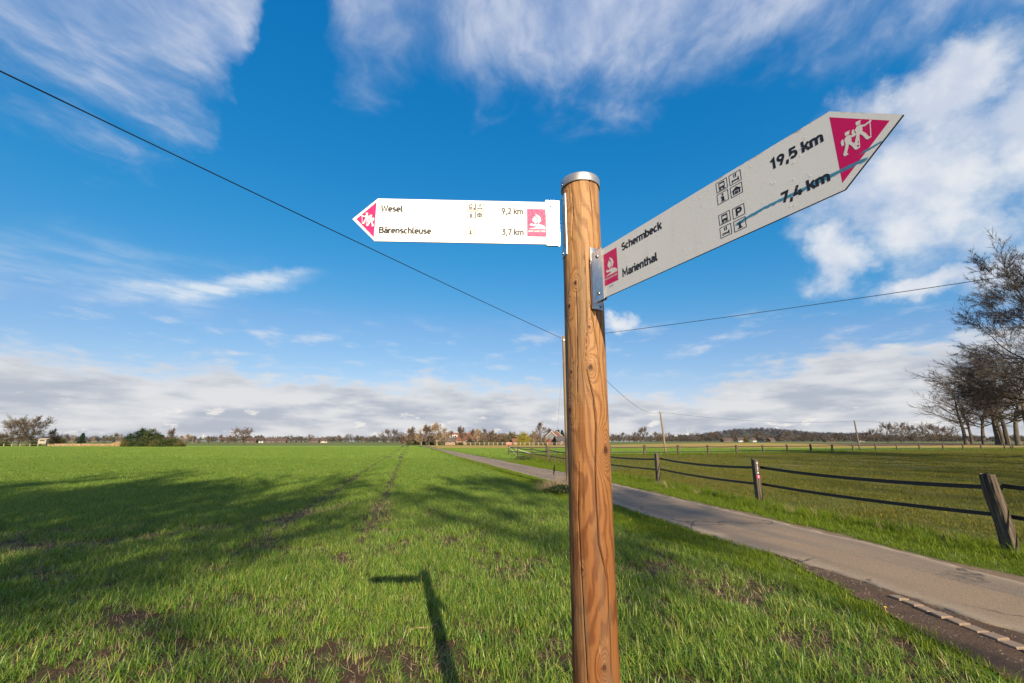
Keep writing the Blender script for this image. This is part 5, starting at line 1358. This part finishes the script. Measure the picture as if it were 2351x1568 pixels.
bf = house('farmhouse', 'long brick farmhouse half hidden behind the farmstead trees', 1062, 240, 17, 8, 2.7, 6.2, R(-8), MAT['brick_pale'], MAT['tile_red'], None, [(-6, 1.4, 1, 1.2), (-3, 1.4, 1, 1.2), (3, 1.4, 1, 1.2), (6, 1.4, 1, 1.2)], 0.)
for dx in (-5.4, -3.2):
    m = MB(); m.box((dx, -3.0, 4.5), (1.7, 1.6, 1.5)); d_ = m.obj('dormer', MAT['render'], bf); m = MB(); m.box((dx, -3.82, 4.5), (.9, .03, .8)); m.obj('pane', MAT['glass'], d_)
house('shed', 'small white-walled shed beside the pale tree at the road bend', 1033, 222, 5, 4, 2.0, 3.6, R(10), MAT['brick_pale'], MAT['tile_dark'], None, [(0, 1.2, .8, .8)], None, False)
house('shed', 'small red brick shed left of the willow', 1187, 232, 5.0, 4, 1.9, 3.1, R(5), MAT['brick'], MAT['tile_red'], None, [(-1, 1.1, .7, .7)], 1., False)
house('farmhouse', 'small red house behind the dark trio of trees', 931, 345, 7, 6, 2.8, 5.4, R(0), MAT['brick'], MAT['tile_red'], None, [(-1.5, 1.4, 1, 1)], 1.)
for px, F_, w_, rf, wl, lab in [(577, 430, 13, 'tile_far', 'brick_far', 'far farmhouse with dull red roof left of the horizon village'), (598, 450, 9, 'tile_far', 'render_far', 'far white house with dark roof in the horizon village'), (622, 440, 12, 'tile_far', 'brick_far', 'far dark barn in the horizon village'),
                            (648, 455, 10, 'tile_far', 'brick_far', 'far brick house right of the dark barn'), (724, 470, 10, 'tile_far', 'brick_far', 'far red house between small horizon trees'), (745, 470, 8, 'tile_far', 'render_far', 'tiny white house on the left horizon'),
                            (1669, 540, 16, 'tile_far', 'brick_far', 'red farm roof below the wooded hill'), (1701, 500, 8, 'tile_far', 'render_far', 'small white gabled house below the wooded hill'), (1728, 520, 8, 'tile_far', 'render_far', 'second small white house right of the round olive tree'),
                            (1753, 530, 9, 'tile_far', 'render_far', 'far white house with red roof'), (1770, 520, 12, 'tile_far', 'brick_far', 'far red brick farm right of the white houses'), (1905, 560, 14, 'tile_far', 'brick_far', 'low red farm on the right horizon'), (1975, 560, 9, 'tile_far', 'render_far', 'tiny white house near the avenue trees')]:
    house('far_house', lab, px, F_, w_ * .8, 6, 2.3, 4.8, R(-10 + (px % 7) * 6), MAT[wl], MAT[rf], None, [(-2, 1.5, 1, 1), (1.5, 1.5, 1, 1)], 0., False)
# raised hunting hide
xh = at(97, 158); hd = empty('hunting_hide', (xh, 158, 0), R(25)); tag(hd, 'pale wooden hunting hide on short dark stilts at the field edge', 'hunting hide')
for sx in (-.8, .8):
    for sy in (-.7, .7): m = MB(); m.tube([(sx * 1.1, sy * 1.1, -.1), (sx * .9, sy * .9, 1.0)], .09, 6); m.obj('stilt', MAT['timber'], hd)
m = MB(); m.box((0, 0, 1.75), (2.1, 1.8, 1.5)); m.obj('cabin', MAT['timber_pale'], hd)
m = MB(); m.add([(-1.25, -1.1, 2.5), (1.25, -1.1, 2.5), (1.25, 1.1, 2.85), (-1.25, 1.1, 2.85), (-1.25, -1.1, 2.6), (1.25, -1.1, 2.6), (1.25, 1.1, 2.95), (-1.25, 1.1, 2.95)], [(3, 2, 1, 0), (4, 5, 6, 7), (0, 1, 5, 4), (1, 2, 6, 5), (2, 3, 7, 6), (3, 0, 4, 7)]); m.obj('roof', MAT['timber_pale'], hd)
m = MB(); m.box((0, -.905, 2.05), (1.3, .03, .35)); m.obj('window', MAT['glass'], hd)
# far fence of pale posts before the farm
ff = empty('post_fence', (0, 0, 0)); tag(ff, 'far row of pale fence posts before the farm hedge', 'fence')
FPM = sleeper_mesh(3, .3, .2, 1.4); FPM.materials[0] = MAT['post_pale']
for k in range(22):
    px = 1070 + k * 10.4; x = at(px, 206); obj('fence_post', FPM, ff, (x, 206 + (k % 3) * .1, float(zt(x, 206))))
for hz_ in (1.2, .7):
    m = MB(); m.box((at(1180, 206), 206.2, hz_), (at(1290, 206) - at(1070, 206), .06, .07)); m.obj('rail', MAT['post_pale'], ff)
fl = empty('post_fence', (0, 0, 0)); tag(fl, 'short row of pale posts before the far left trees', 'fence')
for k in range(12):
    px = 8 + k * 15; x = at(px, 160); o = obj('fence_post', FPM, fl, (x, 160 + (k % 4) * .5, 0)); o.scale = (.9, .9, .7)
m = MB(); m.box((at(95, 161), 161.6, .7), (at(175, 161) - at(8, 161), .05, .06)); m.obj('rail', MAT['post_pale'], fl)
# far turbine and distant poles
def turbine(px, F_, top, label):
    x = at(px, F_); h = hgt(top, F_); t = empty('wind_turbine', (x, F_, 0)); tag(t, label, 'wind turbine')
    m = MB(); m.tube([(0, 0, -1), (0, 0, h * .35), (0, 0, h * .7)], [1.8, 1.4, 1.0], 10); m.obj('tower', MAT['render'], t, True)
    m = MB(); m.box((0, -1, h * .7), (1.8, 4, 1.8)); m.obj('nacelle', MAT['render'], t)
    for k in range(3):
        a = R(90 + 120 * k + 10); c = Vector((math.cos(a), 0, math.sin(a))); m = MB(); o_ = Vector((0, -5, h * .7)); m.tube([o_, o_ + c * h * .1, o_ + c * h * .30], [.6, .9, .2], 6); m.obj('rotor_blade', MAT['render'], t)
turbine(466, 2600, 995, 'tiny white wind turbine on the left horizon')
turbine(1581, 2900, 984, 'tiny white wind turbine behind the wooded hill')
for px, F_, top, lab in [(441, 240, 1002, 'thin utility pole right of the evergreen thicket'), (736, 420, 1000, 'thin reddish pole among the small horizon trees')]:
    x = at(px, F_); t = empty('utility_pole', (x, F_, 0)); tag(t, lab, 'pole'); h = hgt(top, F_)
    m = MB(); m.tube([(0, 0, -.2), (0, 0, h)], [.16, .12], 8); m.obj('pole_shaft', MAT['pole'], t); m = MB(); m.box((0, 0, h - .25), (1.4, .1, .12)); m.obj('crossarm', MAT['pole'], t)
# ------------------------------------------------------------------ grass and crops
def tuft_mesh(name, n, rad, h, wd, lean, mat, seed, seg=3, curl=.5, flat=0.0):
    r = np.random.default_rng(seed)
    a = r.uniform(0, 2 * np.pi, n); q = rad * np.sqrt(r.random(n)); bx = q * np.cos(a); by = q * np.sin(a)
    hh = h * r.uniform(.55, 1.15, n); az = r.uniform(0, 2 * np.pi, n); le = np.abs(r.normal(0, lean, n)) + .06; le = np.where(r.random(n) < flat, le + .9, le)
    w_ = wd * r.uniform(.7, 1.25, n); tone = r.random(n)
    k = np.arange(seg + 1) / seg
    th = le[:, None] + curl * r.uniform(.3, 1.6, n)[:, None] * k[None] ** 1.5 * 1.1
    th = np.minimum(th, 2.1)
    dl = (hh / seg)[:, None]
    sx = np.concatenate([np.zeros((n, 1)), np.cumsum(np.sin(th[:, :-1]) * dl, 1)], 1); sz = np.concatenate([np.zeros((n, 1)), np.cumsum(np.cos(th[:, :-1]) * dl, 1)], 1)
    cx = bx[:, None] + sx * np.cos(az)[:, None]; cy = by[:, None] + sx * np.sin(az)[:, None]; cz = np.maximum(sz, .004)
    tw = r.uniform(-.6, .6, n)
    px = -np.sin(az + tw)[:, None]; py = np.cos(az + tw)[:, None]; ww = w_[:, None] * (1 - k[None] ** 2 * .92) * .5
    Lf = np.stack([cx - px * ww, cy - py * ww, cz], -1); Rt = np.stack([cx + px * ww, cy + py * ww, cz], -1)
    V = np.stack([Lf, Rt], 2).reshape(n, -1, 3)
    i = np.arange(n * (seg + 1) * 2).reshape(n, seg + 1, 2)
    F = np.stack([i[:, :-1, 0], i[:, :-1, 1], i[:, 1:, 1], i[:, 1:, 0]], -1).reshape(-1, 4)
    return mesh_np(name, V.reshape(-1, 3), [F], [mat], True, {'tone': ('FLOAT', np.repeat(tone, (seg + 1) * 2))})
SOURCES = []
def source(prefix, meshes):
    c = bpy.data.collections.new(prefix)
    for k, me in enumerate(meshes):
        o = bpy.data.objects.new('%s_%02d' % (prefix, k), me); c.objects.link(o)
    return c
def scatter_tree():
    ng = bpy.data.node_groups.new('plant_scatter', 'GeometryNodeTree')
    ng.interface.new_socket('Geometry', in_out='INPUT', socket_type='NodeSocketGeometry')
    ng.interface.new_socket('Plants', in_out='INPUT', socket_type='NodeSocketCollection')
    ng.interface.new_socket('Geometry', in_out='OUTPUT', socket_type='NodeSocketGeometry')
    N = ng.nodes; gi = N.new('NodeGroupInput'); go = N.new('NodeGroupOutput')
    ci = N.new('GeometryNodeCollectionInfo'); ci.inputs['Separate Children'].default_value = True; ci.inputs['Reset Children'].default_value = True
    ip = N.new('GeometryNodeInstanceOnPoints'); ip.inputs['Pick Instance'].default_value = True
    def attr(nm, t):
        a = N.new('GeometryNodeInputNamedAttribute'); a.data_type = t; a.inputs[0].default_value = nm; return a.outputs[0]
    L = ng.links
    L.new(gi.outputs[0], ip.inputs['Points']); L.new(gi.outputs[1], ci.inputs['Collection']); L.new(ci.outputs[0], ip.inputs['Instance'])
    L.new(attr('idx', 'INT'), ip.inputs['Instance Index']); L.new(attr('rot', 'FLOAT_VECTOR'), ip.inputs['Rotation']); L.new(attr('scl', 'FLOAT_VECTOR'), ip.inputs['Scale'])
    L.new(ip.outputs[0], go.inputs[0]); return ng
NG = scatter_tree()
def scatter(name, label, cat, pts, coll, nvar, smin, smax, tilt, seed, zoff=0.0, sc=None, hs=None):
    r = np.random.default_rng(seed); n = len(pts)
    V = np.column_stack([pts, zt(pts[:, 0], pts[:, 1]) + zoff])
    s = r.uniform(smin, smax, n) * (1 if sc is None else sc)
    S3 = np.column_stack([s, s, s * (r.uniform(.8, 1.2, n) if hs is None else hs * r.uniform(.85, 1.15, n))])
    rot = np.column_stack([r.normal(0, tilt, n), r.normal(0, tilt, n), r.uniform(0, 6.283, n)])
    me = mesh_np(name, V, [], (), False, {'idx': ('INT', r.integers(0, nvar, n)), 'rot': ('FLOAT_VECTOR', rot), 'scl': ('FLOAT_VECTOR', S3)})
    o = obj(name, me); md = o.modifiers.new('scatter', 'NODES'); md.node_group = NG
    key = [i.identifier for i in NG.interface.items_tree if i.name == 'Plants'][0]; md[key] = coll
    tag(o, label, cat, kind='stuff'); return o
def rand_pts(n, x0, x1, y0, y1, keep, seed, grad=True):
    r = np.random.default_rng(seed); x = r.uniform(x0, x1, n); y = r.uniform(y0, y1, n)
    k = (np.abs(x) < 1.24 * y + 1.6) & (keep(x, y) > r.random(n)); return np.column_stack([x[k], y[k]])
def seg_dist(x, y, pts):
    d = np.full(np.shape(x), 1e9)
    for (a, b), (c, e) in zip(pts[:-1], pts[1:]):
        vx, vy = c - a, e - b; t = np.clip(((x - a) * vx + (y - b) * vy) / (vx * vx + vy * vy), 0, 1)
        d = np.minimum(d, np.hypot(x - a - t * vx, y - b - t * vy))
    return d
TR1 = [(-37.5, 158), (-1.42, 3)]
TR2 = [(-39.3, 158), (-3.3, 3)]
TR3 = [(-30, 5.5), (-10.5, 7.1), (-8, 7.9), (-6.9, 8.5), (-5.2, 10.4), (-4.6, 13)]
def wheat_density(x, y):
    d = np.clip((fbm(x * .75 + 40, y * .75, 4) - .30) / .20, .0, 1)
    near = np.clip((17 - y) / 9, 0, 1)
    d = 1 - near * (1 - d) * .68
    t = np.minimum(seg_dist(x, y, TR1), seg_dist(x, y, TR2))
    d = d * (1 - .93 * np.exp(-(t / .36) ** 2) * np.clip((y - 4) / 6, .3, 1))
    t3 = seg_dist(x, y, TR3) + .5 * (fbm(x * 1.4, y * 1.4, 3) - .5); d = d * (1 - .9 * np.exp(-(t3 / .30) ** 2))
    hole = ((x + 8.2) / 1.5) ** 2 + ((y - 7.9) / .55) ** 2; d = d * (1 - .93 * np.exp(-hole * (1 + fbm(x * 2, y * 2, 2))))
    fine = np.clip((fbm(x * 2.6 + 9, y * 2.6, 3) - .28) / .22, .12, 1); d = d * (1 - near * (1 - fine) * .9)
    return np.clip(d, .02, 1)
infield = lambda x, y: (x < FIELD_E(y) - .02 + .2 * (fbm(x * 0 + 3, y * 1.3, 3) - .5)) * 1.0
wheat_near = source('wheat_tuft', [tuft_mesh('wheat_tuft', 15, .07, .122, .0058, .55, MAT['wheat'], 100 + k, 4, 1.05, .28) for k in range(8)])
wheat_flat = source('wheat_lodged', [tuft_mesh('wheat_lodged', 12, .07, .11, .0056, .7, MAT['wheat'], 140 + k, 3, .9, .55) for k in range(5)])
scatter('wheat', 'young green wheat plants in the near field', 'wheat', rand_pts(120000, -22, 4.2, 2.6, 17, lambda x, y: infield(x, y) * wheat_density(x, y), 1), wheat_near, 8, .5, 1.3, .14, 11, .004)
scatter('wheat', 'short flattened wheat leaves between the tufts of the near field', 'wheat', rand_pts(60000, -22, 4.2, 2.6, 17, lambda x, y: infield(x, y) * np.clip(wheat_density(x, y) + .22, 0, 1) * .8, 2), wheat_flat, 5, .6, 1.0, .12, 12, .004)
wheat_mid = source('wheat_clump', [tuft_mesh('wheat_clump', 34, .16, .13, .0085, .45, MAT['wheat'], 180 + k, 3, .7, .1) for k in range(6)])
scatter('wheat', 'even green wheat in the middle of the field', 'wheat', rand_pts(100000, -58, 2, 16.5, 46, lambda x, y: infield(x, y) * wheat_density(x, y), 3), wheat_mid, 6, .75, 1.15, .08, 13, .004)
wheat_far = source('wheat_patch', [tuft_mesh('wheat_patch', 260, 1.25, .17, .022, .30, MAT['wheat'], 220 + k, 2, .6) for k in range(5)])
scatter('wheat', 'distant green wheat running back to the trees', 'wheat', rand_pts(21000, -175, -2, 45, 140, lambda x, y: infield(x, y) * np.where(seg_dist(x, y, TR1) < 1.0, .12, 1) * np.where(seg_dist(x, y, TR2) < 1.0, .12, 1), 4), wheat_far, 5, .8, 1.15, .0, 14, .004)
# verges
grass_s = source('verge_tuft', [tuft_mesh('verge_tuft', 16, .06, .075, .0045, .5, MAT['grass'], 300 + k, 3, .9, .15) for k in range(6)])
grass_t = source('rank_tuft', [tuft_mesh('rank_tuft', 30, .10, .24, .0052, .38, MAT['grass'], 330 + k, 4, .9, .08) for k in range(6)])
def in_vl(x, y):
    j = .12 * (fbm(x * 3, y * 3, 3) - .5)
    return ((x > FIELD_E(y) - .15) & (x < ROAD_L(y) - .03 + j * 1.6) & ((y > 7.3) | (x < dirt_l(y) + .05 + j))) * 1.0
vd = lambda x, y: in_vl(x, y) * np.clip(.55 + 1.2 * (fbm(x * 1.5, y * 1.5, 3) - .35), .15, 1)
scatter('verge_grass', 'short bright grass on the verge between wheat and road', 'grass', rand_pts(75000, -2.2, 4.8, 2.6, 30, vd, 5), grass_s, 6, .7, 1.25, .12, 15, .008)
scatter('verge_grass', 'short bright grass on the far verge left of the road', 'grass', rand_pts(26000, -30, 1.5, 30, 95, lambda x, y: ((x > FIELD_E(y) - .1) & (x < ROAD_L(y) - .15)) * 1., 6), grass_s, 6, 1.6, 2.6, .1, 16, .008)
def in_vr(x, y): return ((x > ROAD_R(y) + .16 + .34 * (fbm(y * 1.1, y * 0 + 4, 4) - .3) + .1 * (fbm(x * 4, y * 4, 2) - .5)) & (x < FA_X(y) + .6)) * 1.0
scatter('verge_grass', 'bright grass on the verge between road and fence', 'grass', rand_pts(85000, -1, 9.6, 4, 40, lambda x, y: in_vr(x, y) * .9, 7), grass_s, 6, .8, 1.5, .12, 17, .008)
scatter('rank_grass', 'taller rank grass along the foot of the road fence', 'grass', rand_pts(30000, -1, 10, 4, 45, lambda x, y: in_vr(x, y + 0) * np.exp(-((x - FA_X(y) + .25) / .38) ** 2) * np.clip(fbm(x * 1.2, y * 1.2, 3) * 1.7 - .35, 0, 1), 8), grass_t, 6, .7, 1.25, .12, 18, .008)
past_s = source('pasture_tuft', [tuft_mesh('pasture_tuft', 18, .09, .07, .005, .6, MAT['pasture'], 360 + k, 3, .9, .2) for k in range(6)])
past_f = source('pasture_patch', [tuft_mesh('pasture_patch', 150, .8, .085, .013, .55, MAT['pasture'], 390 + k, 2, .8) for k in range(5)])
inp = lambda x, y: ((x > np.maximum(FA_X(y), ROAD_R(y) + .5) + .1) & (y < FB_Y(x) - .1)) * 1.0
scatter('pasture', 'grazed olive-brown grass in the near paddock', 'grass', rand_pts(110000, 2, 36, 4, 28, lambda x, y: inp(x, y) * np.clip(.3 + 1.3 * (fbm(x * .7, y * .7, 3) - .3), .1, 1), 9), past_s, 6, .7, 1.5, .12, 19, .006, )
scatter('pasture', 'grazed grass running back to the far paddock fence', 'grass', rand_pts(17000, 0, 125, 27, 101, lambda x, y: inp(x, y) * np.clip(.35 + 1.3 * (fbm(x * .35, y * .35, 3) - .3), .1, 1), 10), past_f, 5, .8, 1.2, .0, 20, .006)
scatter('rank_grass', 'fringe of uncut grass under the far paddock fence', 'grass', (lambda t: np.column_stack([t[:, 0], FB_Y(t[:, 0]) + t[:, 1]]))(np.column_stack([np.random.default_rng(2).uniform(0, 118, 2600), np.random.default_rng(3).normal(0, .28, 2600)])), grass_t, 6, .9, 1.5, .1, 21, .006)
tuss = source('tussock', [tuft_mesh('tussock', 40, .13, .17, .0055, .55, MAT['pasture'], 500 + k, 3, .9, .1) for k in range(4)])
scatter('pasture_tussocks', 'coarse darker tussocks dotted over the paddock', 'grass', rand_pts(16000, 2, 75, 5, 70, lambda x, y: inp(x, y) * np.clip((fbm(x * .5 + 11, y * .5, 3) - .5) * 4, 0, 1), 41), tuss, 4, .6, 1.3, .1, 42, .006)
crop_f = source('crop_patch', [tuft_mesh('crop_patch', 160, 1.1, .14, .02, .3, MAT['wheat'], 420 + k, 2, .6) for k in range(4)])
scatter('crop', 'low green crop beyond the paddock fence', 'crop', rand_pts(16000, -18, 145, 44, 113, lambda x, y: np.where(x < 0, (x > ROAD_R(y) + 1.2) * 1.0, (y > FB_Y(x) + 1.3) * 1.0) * .8, 22), crop_f, 4, .8, 1.2, 0, 23, .03)
scatter('verge_grass', 'grass on the far right-hand verge beyond the corner post', 'grass', rand_pts(9000, -22, 4, 40, 105, lambda x, y: ((x > ROAD_R(y) + .5) & (x < ROAD_R(y) + 2.2)) * 1., 24), grass_s, 6, 1.6, 2.6, .1, 25, .03)
# bleached grass tufts by the fence and at the telephone pole
dry_c = source('dry_tuft', [tuft_mesh('dry_tuft', 34, .07, .34, .0038, .42, MAT['dry'], 450 + k, 4, .9) for k in range(4)])
dp = np.array([(6.9, 12.0), (6.75, 13.6), (6.3, 15.2), (6.45, 16.2), (6.1, 17.4), (6.0, 18.0), (5.95, 18.4), (7.5, 10.2), (7.2, 10.9), (7.55, 9.3), (7.9, 8.3), (7.2, 11.6), (7.62, 8.9), (6.2, 16.9), (6.6, 14.4), (7.0, 11.3)])
dp = np.repeat(dp, 3, 0) + np.random.default_rng(6).normal(0, .10, (48, 2))
scatter('dry_grass', 'bleached dry grass tufts in front of the road fence', 'grass', dp, dry_c, 4, .5, .85, .15, 26)
pp = np.random.default_rng(8).normal(0, 1, (34, 2)) * np.array([.30, .22]) + np.array([1.72, 16.15])
scatter('dry_grass', 'tall bleached grass at the foot of the telephone pole', 'grass', pp, dry_c, 4, 1.1, 1.9, .1, 27)
scatter('wheat_litter', 'dry straw-coloured leaves lying among the near wheat', 'litter', rand_pts(26000, -12, 4, 3, 14, lambda x, y: infield(x, y) * np.clip(1 - wheat_density(x, y), .25, 1) * .8, 28),
        source('litter', [tuft_mesh('litter', 5, .06, .09, .004, 1.3, MAT['dry'], 470 + k, 2, .3) for k in range(4)]), 4, .6, 1.2, .1, 29, .006)
def leaf_clump(name, label, c, rx, ry, rz_, n, size, mat, seed, cat='bush'):
    r = np.random.default_rng(seed); u = r.normal(0, 1, (n, 3)); u /= np.linalg.norm(u, axis=1, keepdims=True); u *= r.random((n, 1)) ** .4
    p = u * np.array([rx, ry, rz_]); p[:, 2] = np.abs(p[:, 2]) * (1 - .35 * fbm(p[:, 0] * 3 + 9, p[:, 1] * 3, 2))
    e1 = r.normal(0, 1, (n, 3)); e1 /= np.linalg.norm(e1, axis=1, keepdims=True); e2 = np.cross(e1, r.normal(0, 1, (n, 3))); e2 /= np.linalg.norm(e2, axis=1, keepdims=True); s = size * r.uniform(.6, 1.3, (n, 1))
    V = np.stack([p - e1 * s, p + e2 * s * .6, p + e1 * s, p - e2 * s * .6], 1).reshape(-1, 3)
    t = empty(name, (c[0], c[1], 0)); tag(t, label, cat)
    obj('leaves', mesh_np('leaves', V, [np.arange(n * 4).reshape(n, 4)], [mat], False, {'tone': ('FLOAT', np.repeat(r.random(n), 4))}), t)
    m = MB()
    for k in range(9):
        a = k * .7; m.tube([(0, 0, 0), (rx * .5 * math.cos(a), ry * .5 * math.sin(a), rz_ * .7), (rx * .9 * math.cos(a), ry * .9 * math.sin(a), rz_ * .35)], [.008, .006, .003], 5)
    m.obj('stems', MAT['twig_red'], t)
leaf_clump('bramble_bush', 'low dark bramble bush at the foot of the telephone pole', (1.75, 15.5), .75, .55, .36, 2600, .030, MAT['bramble'], 4)
leaf_clump('bramble_bush', 'small weedy clump by the corner of the road fence', (1.2, 43.2), 1.1, .8, .5, 1500, .05, MAT['bramble'], 5)
# pebbles, stick, dandelions
def pebbles():
    r = np.random.default_rng(12); n = 700; V = []; F = []
    y = r.uniform(3.2, 7.2, n); x = dirt_l(y) + (ROAD_L(y) - dirt_l(y)) * r.random(n)
    for k in range(n):
        s = .004 + .010 * r.random() ** 3; b = len(V)
        z = .024 + .030 * (float(fbm(x[k] * 5, y[k] * 5, 5)) - .4)
        V += [(x[k] + s * r.uniform(.7, 1.3) * dx, y[k] + s * r.uniform(.7, 1.3) * dy, z + s * .6 * dz) for dx, dy, dz in ((1, 0, 0), (0, 1, 0), (-1, 0, 0), (0, -1, 0), (0, 0, 1), (0, 0, -1))]
        F += [(b, b + 1, b + 4), (b + 1, b + 2, b + 4), (b + 2, b + 3, b + 4), (b + 3, b, b + 4)]
    me = bpy.data.meshes.new('pebbles'); me.from_pydata(V, [], F); me.update(); me.materials.append(MAT['pebble']); tag(obj('pebbles', me), 'small pebbles strewn over the bare dirt strip', 'pebbles', kind='stuff')
pebbles()
sx, sy = ground(965, 1452); m = MB(); m.tube([(-.14, -.02, .0), (-.05, 0, .035), (.06, .012, .03), (.15, .05, .05)], [.007, .008, .008, .005], 6); o = m.obj('stick', MAT['twig_tan'], None, True); o.location = (sx, sy, .005); tag(o, 'short broken stick lying in the near wheat', 'stick')
m = MB()
for k in range(7): m.add([(math.cos(a) * .016, math.sin(a) * .016, .006 * (i % 2)) for i, a in enumerate(np.arange(10) * .6283)] + [(0, 0, .010)], [(i, (i + 1) % 10, 10) for i in range(10)]); break
m.tube([(0, 0, -.08), (0, 0, .0)], .0025, 5); DM = m.mesh('dandelion', MAT['dandelion'])
dpt = np.random.default_rng(31); DP = [(3.05, 10.9), (2.7, 11.6), (3.3, 9.9), (2.95, 10.3), (2.4, 12.2), (3.1, 9.2), (2.0, 14), (6.6, 10.4), (7.3, 9.6), (8.6, 10.6), (9.6, 12.4), (3.84, 4.9), (10.5, 11.0), (2.6, 10.0)]
for k, (x, y) in enumerate(DP):
    o = obj('dandelion', DM, None, (x, y, .09)); o.scale = (.8,) * 3; tag(o, 'tiny yellow dandelion flower in the roadside grass', 'flower', 'dandelions in the verge')
# reeds at the left
def reeds():
    r = np.random.default_rng(44); n = 9000; px = r.uniform(112, 282, n); F_ = r.uniform(166, 178, n)
    x = (px - CX) / FP * (F_ * ct); h = (.55 + .5 * fbm(px * .1, F_, 2)) * np.clip(1 + (px - 255) / 20, 1, 2.3) * r.uniform(.6, 1.2, n); w_ = .05
    dx = r.normal(0, .2, n)
    V = np.stack([np.stack([x - w_, F_, 0 * x], -1), np.stack([x + w_, F_ + .05, 0 * x], -1), np.stack([x + dx, F_ + r.normal(0, .2, n), h], -1)], 1).reshape(-1, 3)
    o = obj('reeds', mesh_np('reeds', V, [np.arange(n * 3).reshape(n, 3)], [MAT['reed']], False, {'tone': ('FLOAT', np.repeat(r.random(n), 3))})); tag(o, 'strip of tan dead reeds left of the evergreen thicket', 'reeds', kind='stuff')
reeds()
